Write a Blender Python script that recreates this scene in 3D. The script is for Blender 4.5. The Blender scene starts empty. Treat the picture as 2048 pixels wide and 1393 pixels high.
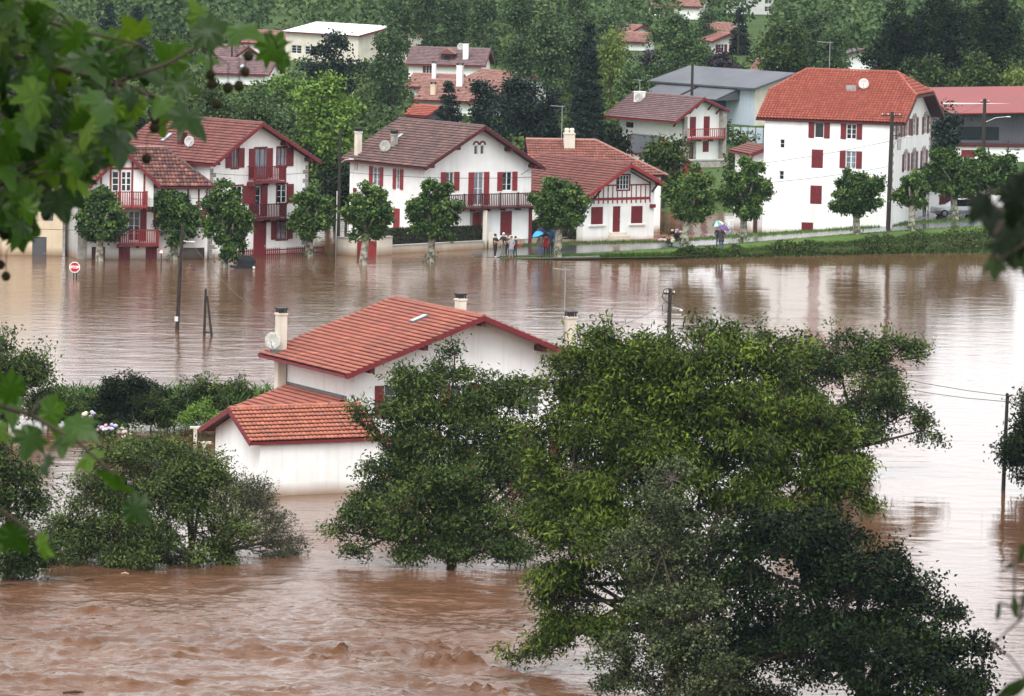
import bpy, math, random
import numpy as np
from mathutils import Matrix, Vector, Euler

# ------------------------------------------------------------------ camera, sky, sun, exposure
SC = bpy.context.scene
COL = SC.collection
FPX, CAMH, YHOR, ROLL = 12000.0, 34.0, -400.0, math.radians(1.2)     # focal length in px of a 2048 px frame, eye height, horizon row
PITCH = math.atan((696.5 - YHOR) / FPX)
cam_d = bpy.data.cameras.new('camera')
cam = bpy.data.objects.new('camera', cam_d); COL.objects.link(cam)
cam_d.sensor_width = 36.0; cam_d.lens = 36.0 * FPX / 2048.0
cam_d.clip_start = 0.5; cam_d.clip_end = 6000
cam.location = (0, 0, CAMH)
cam.rotation_euler = (Matrix.Rotation(math.pi / 2 - PITCH, 3, 'X') @ Matrix.Rotation(ROLL, 3, 'Z')).to_euler()
cam_d.dof.use_dof = True; cam_d.dof.focus_distance = 340; cam_d.dof.aperture_fstop = 20.0; cam_d.dof.aperture_blades = 7
SC.camera = cam

SUN_EL, SUN_AZ = math.radians(52), math.radians(200)                 # azimuth measured from +Y towards +X: behind the camera, a little left
world = bpy.data.worlds.new('World'); SC.world = world; world.use_nodes = True
nt = world.node_tree; nt.nodes.clear()
sky = nt.nodes.new('ShaderNodeTexSky'); sky.sky_type = 'NISHITA'; sky.sun_disc = False
sky.sun_elevation = SUN_EL; sky.sun_rotation = SUN_AZ; sky.air_density = 1.0; sky.dust_density = 6.0; sky.ozone_density = 1.0
hs = nt.nodes.new('ShaderNodeHueSaturation'); hs.inputs['Saturation'].default_value = 0.25
mixw = nt.nodes.new('ShaderNodeMixRGB'); mixw.inputs['Fac'].default_value = 0.8                # an even overcast veil over the clear sky
mixw.inputs['Color2'].default_value = (9.7, 9.8, 10.0, 1)
bg = nt.nodes.new('ShaderNodeBackground'); bg.inputs['Strength'].default_value = 0.125
ow = nt.nodes.new('ShaderNodeOutputWorld')
nt.links.new(sky.outputs[0], hs.inputs['Color']); nt.links.new(hs.outputs[0], mixw.inputs['Color1'])
nt.links.new(mixw.outputs[0], bg.inputs['Color']); nt.links.new(bg.outputs[0], ow.inputs['Surface'])
sun_d = bpy.data.lights.new('sun', 'SUN'); sun_d.energy = 1.5; sun_d.angle = math.radians(30); sun_d.color = (1, .97, .92)
sun = bpy.data.objects.new('sun', sun_d); COL.objects.link(sun)
sun.rotation_euler = Vector((math.sin(SUN_AZ) * math.cos(SUN_EL), math.cos(SUN_AZ) * math.cos(SUN_EL), math.sin(SUN_EL))).to_track_quat('Z', 'Y').to_euler()
SC.view_settings.view_transform = 'Standard'; SC.view_settings.look = 'None'
SC.view_settings.gamma = 1.0; SC.view_settings.exposure = 0.78; SC.view_settings.use_curve_mapping = False
SC.render.engine = 'CYCLES'
cy = SC.cycles
cy.max_bounces = 6; cy.diffuse_bounces = 3; cy.glossy_bounces = 3; cy.transmission_bounces = 4; cy.transparent_max_bounces = 8; cy.volume_bounces = 0
cy.use_denoising = True; cy.caustics_reflective = False; cy.caustics_refractive = False

# ------------------------------------------------------------------ surveying: rows and columns of the photo to metres
_cp, _sp = math.cos(PITCH), math.sin(PITCH); _c, _s = math.cos(ROLL), math.sin(ROLL)
def ray(x, y):
    a, b = x - 1024.0, y - 696.5
    u, v = a * _c + b * _s, -a * _s + b * _c
    return Vector((u, FPX * _cp - v * _sp, -FPX * _sp - v * _cp))
def at(x, y, z=0.0):                                 # point of a level surface at height z
    d = ray(x, y); return Vector((0, 0, CAMH)) + d * ((z - CAMH) / d.z)
def atY(x, y, Y):                                    # point at distance Y
    d = ray(x, y); return Vector((0, 0, CAMH)) + d * (Y / d.y)
def zat(X, Y, py):                                   # height of row py above the spot X, Y
    z = 5.0
    for _ in range(6):
        dx, dy, dz = X, Y, z - CAMH
        d = dy * _cp - dz * _sp; u = FPX * dx / d; v = -FPX * (dy * _sp + dz * _cp) / d
        y = 696.5 + u * _s + v * _c
        z -= (py - y) * d / FPX
    return z

# ------------------------------------------------------------------ mesh helpers
def link(name, data, parent=None, loc=None, rot=None, scale=None, mtx=None):
    o = bpy.data.objects.new(name, data); COL.objects.link(o)
    if parent is not None: o.parent = parent
    if mtx is not None: o.matrix_basis = mtx
    if loc is not None: o.location = loc
    if rot is not None: o.rotation_euler = rot
    if scale is not None: o.scale = scale if hasattr(scale, '__len__') else (scale,) * 3
    return o
def tag(o, label=None, cat=None, group=None, kind=None):
    if label: o['label'] = label
    if cat: o['category'] = cat
    if group: o['group'] = group
    if kind: o['kind'] = kind
    return o
def thing(name, label, cat, loc=(0, 0, 0), rz=0, group=None):
    return tag(link(name, None, None, loc, (0, 0, rz)), label, cat, group)
def npmesh(name, v, f, mats=(), t=None, tface=None, smooth=False):
    me = bpy.data.meshes.new(name); v = np.ascontiguousarray(v, np.float32); f = np.ascontiguousarray(f, np.int32); k = f.shape[1]
    me.vertices.add(len(v)); me.vertices.foreach_set('co', v.ravel())
    me.loops.add(f.size); me.loops.foreach_set('vertex_index', f.ravel())
    me.polygons.add(len(f)); me.polygons.foreach_set('loop_start', np.arange(0, f.size, k, dtype=np.int32))
    for m in mats: me.materials.append(m)
    if t is not None:
        a = me.attributes.new('t', 'FLOAT', 'POINT'); a.data.foreach_set('value', np.ascontiguousarray(t, np.float32))
    if tface is not None:
        a = me.attributes.new('t', 'FLOAT', 'FACE'); a.data.foreach_set('value', np.ascontiguousarray(tface, np.float32))
    me.update(calc_edges=True)
    if smooth: me.polygons.foreach_set('use_smooth', np.ones(len(f), bool))
    return me
class MB:
    def __init__(s): s.v = []; s.f = []; s.m = []
    def add(s, vs, fs, mi=0):
        n = len(s.v); s.v += [tuple(p) for p in vs]
        for q in fs: s.f.append([n + i for i in q]); s.m.append(mi)
        return s
    def box(s, x0, y0, z0, x1, y1, z1, mi=0):
        return s.add([(x0, y0, z0), (x1, y0, z0), (x1, y1, z0), (x0, y1, z0), (x0, y0, z1), (x1, y0, z1), (x1, y1, z1), (x0, y1, z1)],
                     [(0, 3, 2, 1), (4, 5, 6, 7), (0, 1, 5, 4), (1, 2, 6, 5), (2, 3, 7, 6), (3, 0, 4, 7)], mi)
    def prism(s, poly, f0, f1, mi=0):               # poly: list of tuples, f0/f1 map a tuple to a 3D point
        n = len(poly)
        return s.add([f0(p) for p in poly] + [f1(p) for p in poly],
                     [tuple(range(n))[::-1], tuple(range(n, 2 * n))] + [(i, (i + 1) % n, n + (i + 1) % n, n + i) for i in range(n)], mi)
    def beam(s, a, b, w, h, mi=0, up=(0, 0, 1)):     # rectangular bar between two points
        a, b = Vector(a), Vector(b); d = (b - a).normalized(); x = d.cross(Vector(up))
        if x.length < 1e-4: x = d.cross(Vector((0, 1, 0)))
        x.normalize(); y = x.cross(d)
        vs = [p + x * (sx * w / 2) + y * (sy * h / 2) for p in (a, b) for sx, sy in ((-1, -1), (1, -1), (1, 1), (-1, 1))]
        return s.add(vs, [(0, 1, 2, 3), (7, 6, 5, 4), (0, 4, 5, 1), (1, 5, 6, 2), (2, 6, 7, 3), (3, 7, 4, 0)], mi)
    def tube(s, pts, rad, n=6, mi=0, cap=True):
        pts = [Vector(p) for p in pts]
        if not hasattr(rad, '__len__'): rad = [rad] * len(pts)
        vs, fs = [], []
        for i, p in enumerate(pts):
            d = (pts[min(i + 1, len(pts) - 1)] - pts[max(i - 1, 0)]).normalized()
            x = d.cross(Vector((.31, .95, .05)) if abs(d.z) > .6 else Vector((0, 0, 1))).normalized(); y = d.cross(x)
            for k in range(n):
                a = 2 * math.pi * k / n; vs.append(p + (x * math.cos(a) + y * math.sin(a)) * rad[i])
        for i in range(len(pts) - 1):
            for k in range(n): fs.append((i * n + k, i * n + (k + 1) % n, (i + 1) * n + (k + 1) % n, (i + 1) * n + k))
        if cap: fs += [tuple(range(n))[::-1], tuple((len(pts) - 1) * n + k for k in range(n))]
        return s.add(vs, fs, mi)
    def lathe(s, prof, n=12, mi=0, c=(0, 0, 0), half=False):   # prof: (r, z)
        vs, fs = [], []; m = len(prof)
        for k in range(n):
            a = 2 * math.pi * k / n
            for r, z in prof: vs.append((c[0] + r * math.cos(a), c[1] + r * math.sin(a), c[2] + z))
        for k in range(n):
            for i in range(m - 1): fs.append((k * m + i, ((k + 1) % n) * m + i, ((k + 1) % n) * m + i + 1, k * m + i + 1))
        return s.add(vs, fs, mi)
    def mesh(s, name, mats=(), smooth=False):
        me = bpy.data.meshes.new(name); me.from_pydata(s.v, [], s.f)
        for m in mats: me.materials.append(m)
        if any(s.m): me.polygons.foreach_set('material_index', np.array(s.m, np.int32))
        if smooth: me.polygons.foreach_set('use_smooth', np.ones(len(s.f), bool))
        me.update(); return me
    def build(s, name, mats, parent=None, smooth=False, **kw):
        if not isinstance(mats, (list, tuple)): mats = [mats]
        return link(name, s.mesh(name, mats, smooth), parent, **kw)

# ------------------------------------------------------------------ materials
def mat_base(name):
    m = bpy.data.materials.new(name); m.use_nodes = True; n = m.node_tree
    return m, n, n.nodes['Principled BSDF']
def nd(n, typ, **kw):
    o = n.nodes.new(typ)
    for k, v in kw.items():
        if k in o.inputs: o.inputs[k].default_value = v
        else: setattr(o, k, v)
    return o
def ramp(n, stops):
    r = n.nodes.new('ShaderNodeValToRGB'); e = r.color_ramp.elements
    while len(e) < len(stops): e.new(.5)
    for q, (p, c) in zip(e, stops): q.position = p; q.color = (*c, 1)
    return r
def mat(name, c1, c2=None, scale=2.0, rough=.7, spec=.4, bump=0, bscale=None, metal=0, stretch=(1, 1, 1), detail=6, lo=.35, hi=.65):
    m, n, b = mat_base(name); b.inputs['Roughness'].default_value = rough; b.inputs['Specular IOR Level'].default_value = spec
    b.inputs['Metallic'].default_value = metal; b.inputs['Base Color'].default_value = (*c1, 1)
    tc = nd(n, 'ShaderNodeTexCoord'); mp = nd(n, 'ShaderNodeMapping'); mp.inputs['Scale'].default_value = stretch
    n.links.new(tc.outputs['Object'], mp.inputs['Vector'])
    if c2:
        t = nd(n, 'ShaderNodeTexNoise', Scale=scale, Detail=detail); n.links.new(mp.outputs[0], t.inputs['Vector'])
        r = ramp(n, [(lo, c1), (hi, c2)]); n.links.new(t.outputs['Fac'], r.inputs[0]); n.links.new(r.outputs[0], b.inputs['Base Color'])
    if bump:
        t = nd(n, 'ShaderNodeTexNoise', Scale=bscale or scale * 6, Detail=4); n.links.new(mp.outputs[0], t.inputs['Vector'])
        bp = nd(n, 'ShaderNodeBump', Strength=bump, Distance=.05); n.links.new(t.outputs['Fac'], bp.inputs['Height']); n.links.new(bp.outputs[0], b.inputs['Normal'])
    return m
def mat_tile(name, stops, moss=(.05, .05, .045), mossamt=.25, rough=.55):
    m, n, b = mat_base(name); b.inputs['Roughness'].default_value = rough; b.inputs['Specular IOR Level'].default_value = .35
    at_ = nd(n, 'ShaderNodeAttribute', attribute_name='t'); oi = nd(n, 'ShaderNodeObjectInfo')
    ad = nd(n, 'ShaderNodeMath', operation='ADD'); fr = nd(n, 'ShaderNodeMath', operation='FRACT')
    n.links.new(at_.outputs['Fac'], ad.inputs[0]); n.links.new(oi.outputs['Random'], ad.inputs[1]); n.links.new(ad.outputs[0], fr.inputs[0])
    r = ramp(n, stops); n.links.new(fr.outputs[0], r.inputs[0])
    tc = nd(n, 'ShaderNodeNewGeometry'); t = nd(n, 'ShaderNodeTexNoise', Scale=.55, Detail=7, Roughness=.65); n.links.new(tc.outputs['Position'], t.inputs['Vector'])
    r2 = ramp(n, [(.45, (0, 0, 0)), (.75, (1, 1, 1))]); n.links.new(t.outputs['Fac'], r2.inputs[0])
    ml = nd(n, 'ShaderNodeMath', operation='MULTIPLY'); ml.inputs[1].default_value = mossamt; n.links.new(r2.outputs[0], ml.inputs[0])
    mx = nd(n, 'ShaderNodeMixRGB'); mx.inputs['Color2'].default_value = (*moss, 1)
    n.links.new(ml.outputs[0], mx.inputs['Fac']); n.links.new(r.outputs[0], mx.inputs['Color1']); n.links.new(mx.outputs[0], b.inputs['Base Color'])
    return m
def mat_leaf(name, dark, mid, light, trans=.3, rough=.55, spec=.16):
    m, n, b = mat_base(name); b.inputs['Roughness'].default_value = rough; b.inputs['Specular IOR Level'].default_value = spec; trans *= .6
    a = nd(n, 'ShaderNodeAttribute', attribute_name='t'); oi = nd(n, 'ShaderNodeObjectInfo')
    mo = nd(n, 'ShaderNodeMath', operation='MULTIPLY_ADD'); mo.inputs[1].default_value = .14; n.links.new(oi.outputs['Random'], mo.inputs[0]); n.links.new(a.outputs['Fac'], mo.inputs[2])
    r = ramp(n, [(.0, dark), (.5, mid), (1., light)]); n.links.new(mo.outputs[0], r.inputs[0]); n.links.new(r.outputs[0], b.inputs['Base Color'])
    tr = nd(n, 'ShaderNodeBsdfTranslucent'); n.links.new(r.outputs[0], tr.inputs['Color'])
    mx = nd(n, 'ShaderNodeMixShader'); mx.inputs[0].default_value = trans
    n.links.new(b.outputs[0], mx.inputs[1]); n.links.new(tr.outputs[0], mx.inputs[2]); n.links.new(mx.outputs[0], n.nodes['Material Output'].inputs['Surface'])
    return m
M = {}
def mat_render(name, c1, c2, mud=(.26, .17, .10), line=.60):
    """limewashed render: blotches, faint rain streaks, and the damp mud line the flood has left"""
    m = mat(name, c1, c2, .8, .85, .2, .12, 25); n = m.node_tree; b = n.nodes['Principled BSDF']; src = b.inputs['Base Color'].links[0].from_socket
    g = nd(n, 'ShaderNodeNewGeometry'); mp = nd(n, 'ShaderNodeMapping'); mp.inputs['Scale'].default_value = (2.2, 2.2, .12); n.links.new(g.outputs['Position'], mp.inputs['Vector'])
    t = nd(n, 'ShaderNodeTexNoise', Scale=1.6, Detail=5); n.links.new(mp.outputs[0], t.inputs['Vector']); r = ramp(n, [(.52, (1, 1, 1)), (.78, (.80, .79, .77))]); n.links.new(t.outputs['Fac'], r.inputs[0])
    mu = nd(n, 'ShaderNodeMixRGB', blend_type='MULTIPLY'); mu.inputs['Fac'].default_value = .6; n.links.new(src, mu.inputs['Color1']); n.links.new(r.outputs[0], mu.inputs['Color2'])
    t2 = nd(n, 'ShaderNodeTexNoise', Scale=.9, Detail=5); n.links.new(g.outputs['Position'], t2.inputs['Vector']); sx = nd(n, 'ShaderNodeSeparateXYZ'); n.links.new(g.outputs['Position'], sx.inputs[0])
    ma = nd(n, 'ShaderNodeMath', operation='MULTIPLY_ADD'); ma.inputs[1].default_value = -.35; n.links.new(t2.outputs['Fac'], ma.inputs[0]); n.links.new(sx.outputs['Z'], ma.inputs[2])
    mr = nd(n, 'ShaderNodeMapRange'); n.links.new(ma.outputs[0], mr.inputs[0])
    for k, v in zip(('From Min', 'From Max', 'To Min', 'To Max'), (-.15, line - .12, .9, 0.)): mr.inputs[k].default_value = v
    mx = nd(n, 'ShaderNodeMixRGB'); mx.inputs['Color2'].default_value = (*mud, 1); n.links.new(mr.outputs[0], mx.inputs['Fac']); n.links.new(mu.outputs[0], mx.inputs['Color1']); n.links.new(mx.outputs[0], b.inputs['Base Color'])
    return m
M['render'] = mat_render('white_render', (.82, .83, .83), (.75, .75, .73))
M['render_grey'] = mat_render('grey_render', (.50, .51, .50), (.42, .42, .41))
M['render_cream'] = mat_render('cream_render', (.66, .62, .54), (.55, .50, .42))
M['beige'] = mat_render('beige_render', (.66, .56, .40), (.60, .50, .36))
M['red'] = mat('oxblood_paint', (.155, .010, .016), (.125, .010, .014), 3, .5, .4, .05, 40)
M['red_bright'] = mat('red_paint', (.26, .022, .024), (.20, .018, .022), 3, .5, .4)
M['redwood'] = mat('dark_red_timber', (.085, .012, .014), (.05, .010, .012), 4, .6, .3)
M['white_paint'] = mat('white_paint', (.75, .76, .76), (.68, .68, .67), 5, .4, .4)
M['wood_brown'] = mat('brown_timber', (.09, .045, .025), (.06, .03, .02), 4, .55, .3, stretch=(1, 1, .2))
M['glass'] = mat('window_glass', (.012, .016, .024), None, rough=.06, spec=.7)
M['glass_net'] = mat('curtained_glass', (.22, .24, .28), (.10, .12, .15), 3, .15, .6, stretch=(4, 1, .3))
M['stone'] = mat('grey_stone', (.36, .34, .31), (.22, .21, .19), 3, .85, .2, .4, 12)
M['metal_grey'] = mat('grey_metal', (.35, .36, .37), (.28, .29, .30), 3, .4, .5, metal=.4)
M['metal_white'] = mat('white_metal', (.68, .69, .68), (.55, .55, .53), 5, .45, .4)
M['dish'] = mat('weathered_dish', (.56, .56, .52), (.32, .33, .29), 4, .55, .4, stretch=(3, 3, .6))
M['dark'] = mat('dark_metal', (.02, .02, .02), (.035, .03, .028), 5, .6, .3)
M['pole'] = mat('tarred_wood', (.022, .018, .016), (.045, .035, .03), 6, .75, .2, .2, stretch=(4, 4, .3))
M['conduit'] = mat('pale_conduit', (.55, .55, .53), None, rough=.5)
M['flash'] = mat('lead_flashing', (.13, .14, .15), (.09, .10, .10), 6, .5, .4)
M['skylight'] = mat('skylight_glass', (.30, .33, .36), None, rough=.03, spec=1.0)
M['tile_front'] = mat_tile('front_roof_tile', [(0, (.22, .064, .045)), (.3, (.26, .075, .050)), (.7, (.30, .088, .056)), (.95, (.33, .102, .062)), (1, (.40, .14, .08))], (.12, .052, .044), .6)
M['tile_garage'] = mat_tile('garage_roof_tile', [(0, (.29, .090, .056)), (.4, (.33, .105, .064)), (.8, (.37, .122, .074)), (.97, (.42, .15, .085)), (1, (.24, .11, .09))], (.13, .075, .06), .5)
M['tile_orange'] = mat_tile('orange_roof_tile', [(0, (.25, .058, .038)), (.5, (.295, .072, .046)), (1, (.35, .092, .060))], (.20, .055, .04), .35)
M['tile_brown'] = mat_tile('brown_roof_tile', [(0, (.085, .048, .046)), (.5, (.125, .070, .064)), (.8, (.155, .085, .072)), (1, (.21, .115, .095))], (.055, .045, .045), .45)
M['tile_red'] = mat_tile('red_brown_roof_tile', [(0, (.125, .040, .036)), (.5, (.165, .055, .046)), (1, (.22, .075, .058))], (.08, .045, .042), .35)
M['tile_wavy'] = mat_tile('dark_canal_tile', [(0, (.07, .030, .028)), (.5, (.14, .055, .045)), (.85, (.21, .085, .065)), (1, (.30, .12, .09))], (.05, .04, .038), .4)
M['tile_russet'] = mat_tile('russet_roof_tile', [(0, (.16, .055, .042)), (.5, (.21, .072, .052)), (1, (.27, .095, .068))], (.10, .055, .045), .4)
M['tile_pale'] = mat_tile('weathered_pink_tile', [(0, (.20, .10, .085)), (.5, (.28, .135, .11)), (1, (.36, .18, .145))], (.14, .10, .09), .4)
M['tile_mauve'] = mat_tile('mauve_roof_tile', [(0, (.12, .072, .078)), (.5, (.16, .095, .10)), (1, (.21, .125, .12))], (.10, .08, .08), .3)
M['sheet_grey'] = mat('fibre_cement_roof', (.085, .09, .105), (.12, .125, .14), .25, .7, .3)
M['sheet_white'] = mat('pale_sheet_roof', (.70, .73, .72), (.60, .62, .62), .2, .5, .4)
M['sheet_red'] = mat('red_sheet_roof', (.20, .022, .020), (.17, .022, .020), .3, .5, .4)
M['clad_blue'] = mat('pale_blue_cladding', (.40, .46, .52), (.34, .40, .46), .4, .5, .4)
M['clad_dark'] = mat('charcoal_cladding', (.07, .075, .085), (.09, .09, .10), .5, .5, .4)
M['door_blue'] = mat('blue_door', (.035, .075, .22), (.03, .06, .18), 2, .5, .4)
M['bark'] = mat('bark', (.065, .05, .038), (.035, .028, .022), 5, .9, .1, .4, 20, stretch=(1, 1, .3))
M['bark_plane'] = mat('plane_bark', (.13, .125, .10), (.36, .34, .28), 3.5, .85, .1, .2, 20, lo=.45, hi=.55)
M['bark_grey'] = mat('grey_twig_bark', (.10, .085, .07), (.06, .05, .042), 5, .9, .1)
M['asphalt'] = mat('wet_asphalt', (.042, .043, .047), (.030, .031, .034), 1.5, .16, .6, .05, 30)
M['path'] = mat('wet_path', (.16, .16, .16), (.10, .10, .10), 2, .25, .5)
M['gravel'] = mat('orange_gravel', (.23, .12, .065), (.17, .095, .055), 4, .8, .2, .3, 30)
M['grass'] = mat('grass_ground', (.050, .095, .018), (.085, .14, .030), .9, .9, .1, .5, 10)
M['bankmat'] = mat('bank_soil', (.035, .055, .018), (.055, .05, .028), 1.3, .9, .1, .6, 8)
M['kerb'] = mat('kerb_concrete', (.42, .41, .39), (.33, .32, .30), 4, .8, .2)
M['plasticblack'] = mat('black_plastic', (.012, .014, .018), None, rough=.3, spec=.5)
M['rubber'] = mat('rubber', (.012, .012, .012), None, rough=.7)
LG = {
 'plane':  mat_leaf('plane_leaf', (.009, .026, .006), (.042, .088, .016), (.140, .210, .048), .15),
 'walnut': mat_leaf('walnut_leaf', (.009, .019, .002), (.052, .084, .006), (.155, .205, .020), .12),
 'mid':    mat_leaf('dark_leaf', (.006, .014, .003), (.030, .056, .009), (.110, .155, .030), .12),
 'willow': mat_leaf('grey_green_leaf', (.012, .019, .006), (.044, .060, .020), (.150, .175, .078), .12),
 'deep':   mat_leaf('deep_green_leaf', (.002, .005, .002), (.006, .013, .003), (.034, .060, .011), .08, .55, .09),
 'bush':   mat_leaf('bush_leaf', (.008, .016, .003), (.040, .064, .012), (.130, .170, .040), .12),
 'bright': mat_leaf('bright_leaf', (.030, .070, .010), (.100, .180, .026), (.190, .290, .050), .25),
 'conifer': mat_leaf('conifer_needle', (.004, .009, .006), (.009, .019, .011), (.022, .038, .020), .05),
 'poplar': mat_leaf('poplar_leaf', (.016, .036, .014), (.050, .088, .032), (.105, .150, .058), .2),
 'far':    mat_leaf('far_leaf', (.020, .044, .016), (.058, .105, .032), (.120, .175, .058), .2),
 'lime':   mat_leaf('lime_leaf', (.070, .110, .020), (.130, .180, .035), (.200, .250, .060), .3),
 'hedge':  mat_leaf('hedge_leaf', (.010, .020, .006), (.022, .038, .012), (.045, .068, .024), .15),
 'grass':  mat_leaf('grass_blade', (.030, .065, .012), (.060, .115, .022), (.110, .170, .040), .2),
 'corn':   mat_leaf('corn_leaf', (.018, .048, .008), (.042, .092, .016), (.090, .155, .034), .2),
 'plum':   mat_leaf('plum_leaf', (.016, .010, .016), (.028, .018, .026), (.045, .028, .036), .15),
 'near':   mat_leaf('near_plane_leaf', (.008, .026, .003), (.036, .086, .006), (.150, .230, .014), .8, .35, .25),
}
# ------------------------------------------------------------------ water
def vnoise(x, y, seed):                              # smooth value noise on arrays
    rs = np.random.RandomState(seed); T = rs.rand(256, 256) * 2 - 1
    xi = np.floor(x).astype(int); yi = np.floor(y).astype(int); fx = x - xi; fy = y - yi
    fx = fx * fx * (3 - 2 * fx); fy = fy * fy * (3 - 2 * fy)
    g = lambda a, b: T[a & 255, b & 255]
    return (g(xi, yi) * (1 - fx) + g(xi + 1, yi) * fx) * (1 - fy) + (g(xi, yi + 1) * (1 - fx) + g(xi + 1, yi + 1) * fx) * fy
def make_water():
    xs = np.concatenate([[-900, -400, -150, -80, -50, -38, -30], np.arange(-26, 26.01, .17), [30, 38, 50, 80, 150, 400, 900]])
    ys = np.concatenate([[150, 190, 205], np.arange(216, 260, .16), np.arange(260, 280, .35), np.arange(280, 330, .6), np.arange(330, 480, 1.5), [485, 500, 520, 560]])
    X, Y = np.meshgrid(xs, ys)
    wx, wy = vnoise(X * .11, Y * .11, 1) * 2.2, vnoise(X * .11, Y * .11, 2) * 2.2
    u, v = X + wx, Y + wy
    near = np.clip((268 - Y) / 22, 0, 1); side = np.clip((27 - np.abs(X)) / 3, 0, 1)
    east = np.clip((6 - X) / 8, 0.12, 1)                                       # fast river on the left, slack water on the right
    n = .13 * vnoise(u * .35, v * .55, 3) + .085 * vnoise(u * .8, v * 1.5, 4) + .045 * vnoise(u * 1.8, v * 3.2, 5)
    ridge = 1 - np.abs(vnoise(u * .28, v * .6, 7)); n += .34 * np.clip(ridge - .80, 0, 1) * np.clip((250 - Y) / 12, 0, 1) * 2
    Z = n * near * east
    calm = .012 * vnoise(X * .5, Y * 1.2, 11) + .008 * vnoise(X * 1.3, Y * 2.6, 12)
    Z += calm * (1 - near * .5)
    FO = np.zeros_like(X)
    for ci, (px, py, h, lx) in enumerate(CRESTS):                                               # standing waves and boils
        h *= 1.5; p = at(px, py); yy_ = Y - p.y - .5 * vnoise(X * .8, X * 0 + p.y, 23); lx = lx * 1.25; q = np.exp(-((X - p.x) / lx) ** 2 - (yy_ / .23) ** 2)
        Z += h * q * np.clip(.42 + .7 * vnoise(X * 1.7, Y * 2.0, 21 + ci % 3) + .6 * vnoise(X * 4.4, Y * 5.0, 22) + .3 * vnoise(X * 7.5, Y * 7.5, 24), -.1, 1.6)
        q2 = np.exp(-((X - p.x) / (lx * 1.2)) ** 2 - ((Y - p.y + 1.1) / .6) ** 2); Z -= h * .45 * q2
        FO = np.maximum(FO, np.exp(-((X - p.x) / (lx * 1.1)) ** 2 - ((yy_ + .10) / .24) ** 2) * min(1., h * 5.5) * np.clip(.7 + .9 * vnoise(X * 2.4, Y * 4, 41), 0, 1.3))
    rag = np.clip((262 - Y) / 14, 0, 1) * east; Z += rag * .034 * vnoise(X * 3.1 + wx, Y * 4.6, 31) + rag * .022 * vnoise(X * 5.5, Y * 7, 32)
    Z *= side; FO = np.clip(FO, 0, 1) * side
    v_ = np.stack([X, Y, Z], -1).reshape(-1, 3); nx = len(xs); ny = len(ys)
    i = (np.arange(ny - 1)[:, None] * nx + np.arange(nx - 1)[None]).ravel()
    f = np.stack([i, i + 1, i + nx + 1, i + nx], 1)
    m, n, b = mat_base('muddy_water'); b.inputs['IOR'].default_value = 1.33
    b.inputs['Roughness'].default_value = .06; b.inputs['Specular IOR Level'].default_value = .5
    geo = nd(n, 'ShaderNodeNewGeometry')
    t = nd(n, 'ShaderNodeTexNoise', Scale=.16, Detail=5); n.links.new(geo.outputs['Position'], t.inputs['Vector'])
    r = ramp(n, [(.35, (.098, .046, .024)), (.65, (.136, .068, .039))]); n.links.new(t.outputs['Fac'], r.inputs[0])
    fo = nd(n, 'ShaderNodeAttribute', attribute_name='t'); cm = nd(n, 'ShaderNodeMixRGB'); cm.inputs['Color2'].default_value = (.105, .045, .018, 1); n.links.new(fo.outputs['Fac'], cm.inputs['Fac']); n.links.new(r.outputs[0], cm.inputs['Color1']); n.links.new(cm.outputs[0], b.inputs['Base Color'])
    sf = nd(n, 'ShaderNodeMapRange'); n.links.new(fo.outputs['Fac'], sf.inputs[0]); sf.inputs['To Min'].default_value = .5; sf.inputs['To Max'].default_value = .08; n.links.new(sf.outputs[0], b.inputs['Specular IOR Level'])      # churned crests are froth and silt, not a mirror
    prev = None; sp = nd(n, 'ShaderNodeSeparateXYZ'); n.links.new(geo.outputs['Position'], sp.inputs[0])
    ry_ = nd(n, 'ShaderNodeMapRange'); n.links.new(sp.outputs['Y'], ry_.inputs[0])                 # the river proper is rough, the flooded meadow nearly slack
    for k_, v_k in zip(('From Min', 'From Max', 'To Min', 'To Max'), (244., 272., 2.2, .44)): ry_.inputs[k_].default_value = v_k
    rx_ = nd(n, 'ShaderNodeMapRange'); n.links.new(sp.outputs['X'], rx_.inputs[0])
    for k_, v_k in zip(('From Min', 'From Max', 'To Min', 'To Max'), (-2., 10., 1., .30)): rx_.inputs[k_].default_value = v_k
    rough0 = nd(n, 'ShaderNodeMath', operation='MULTIPLY'); n.links.new(ry_.outputs[0], rough0.inputs[0]); n.links.new(rx_.outputs[0], rough0.inputs[1])
    rough_ = nd(n, 'ShaderNodeMath', operation='MULTIPLY_ADD'); n.links.new(fo.outputs['Fac'], rough_.inputs[0]); rough_.inputs[1].default_value = 3.0; n.links.new(rough0.outputs[0], rough_.inputs[2])
    gl_ = nd(n, 'ShaderNodeMapRange'); n.links.new(rough0.outputs[0], gl_.inputs[0]); gl_.inputs['From Max'].default_value = 1.6; gl_.inputs['To Min'].default_value = .05; gl_.inputs['To Max'].default_value = .11; n.links.new(gl_.outputs[0], b.inputs['Roughness'])
    for sc, st, dist, sx, sy in ((.55, .55, .30, .55, 1.0), (1.9, .50, .10, .6, 1.0), (5.5, .40, .035, .8, 1.0), (13., .45, .016, .9, 1.0)):
        mp = nd(n, 'ShaderNodeMapping'); mp.inputs['Scale'].default_value = (sx, sy, 1); n.links.new(geo.outputs['Position'], mp.inputs['Vector'])
        tn = nd(n, 'ShaderNodeTexNoise', Scale=sc, Detail=3, Roughness=.55, Distortion=.4); n.links.new(mp.outputs[0], tn.inputs['Vector'])
        bp = nd(n, 'ShaderNodeBump', Strength=st, Distance=dist); n.links.new(tn.outputs['Fac'], bp.inputs['Height'])
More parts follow.
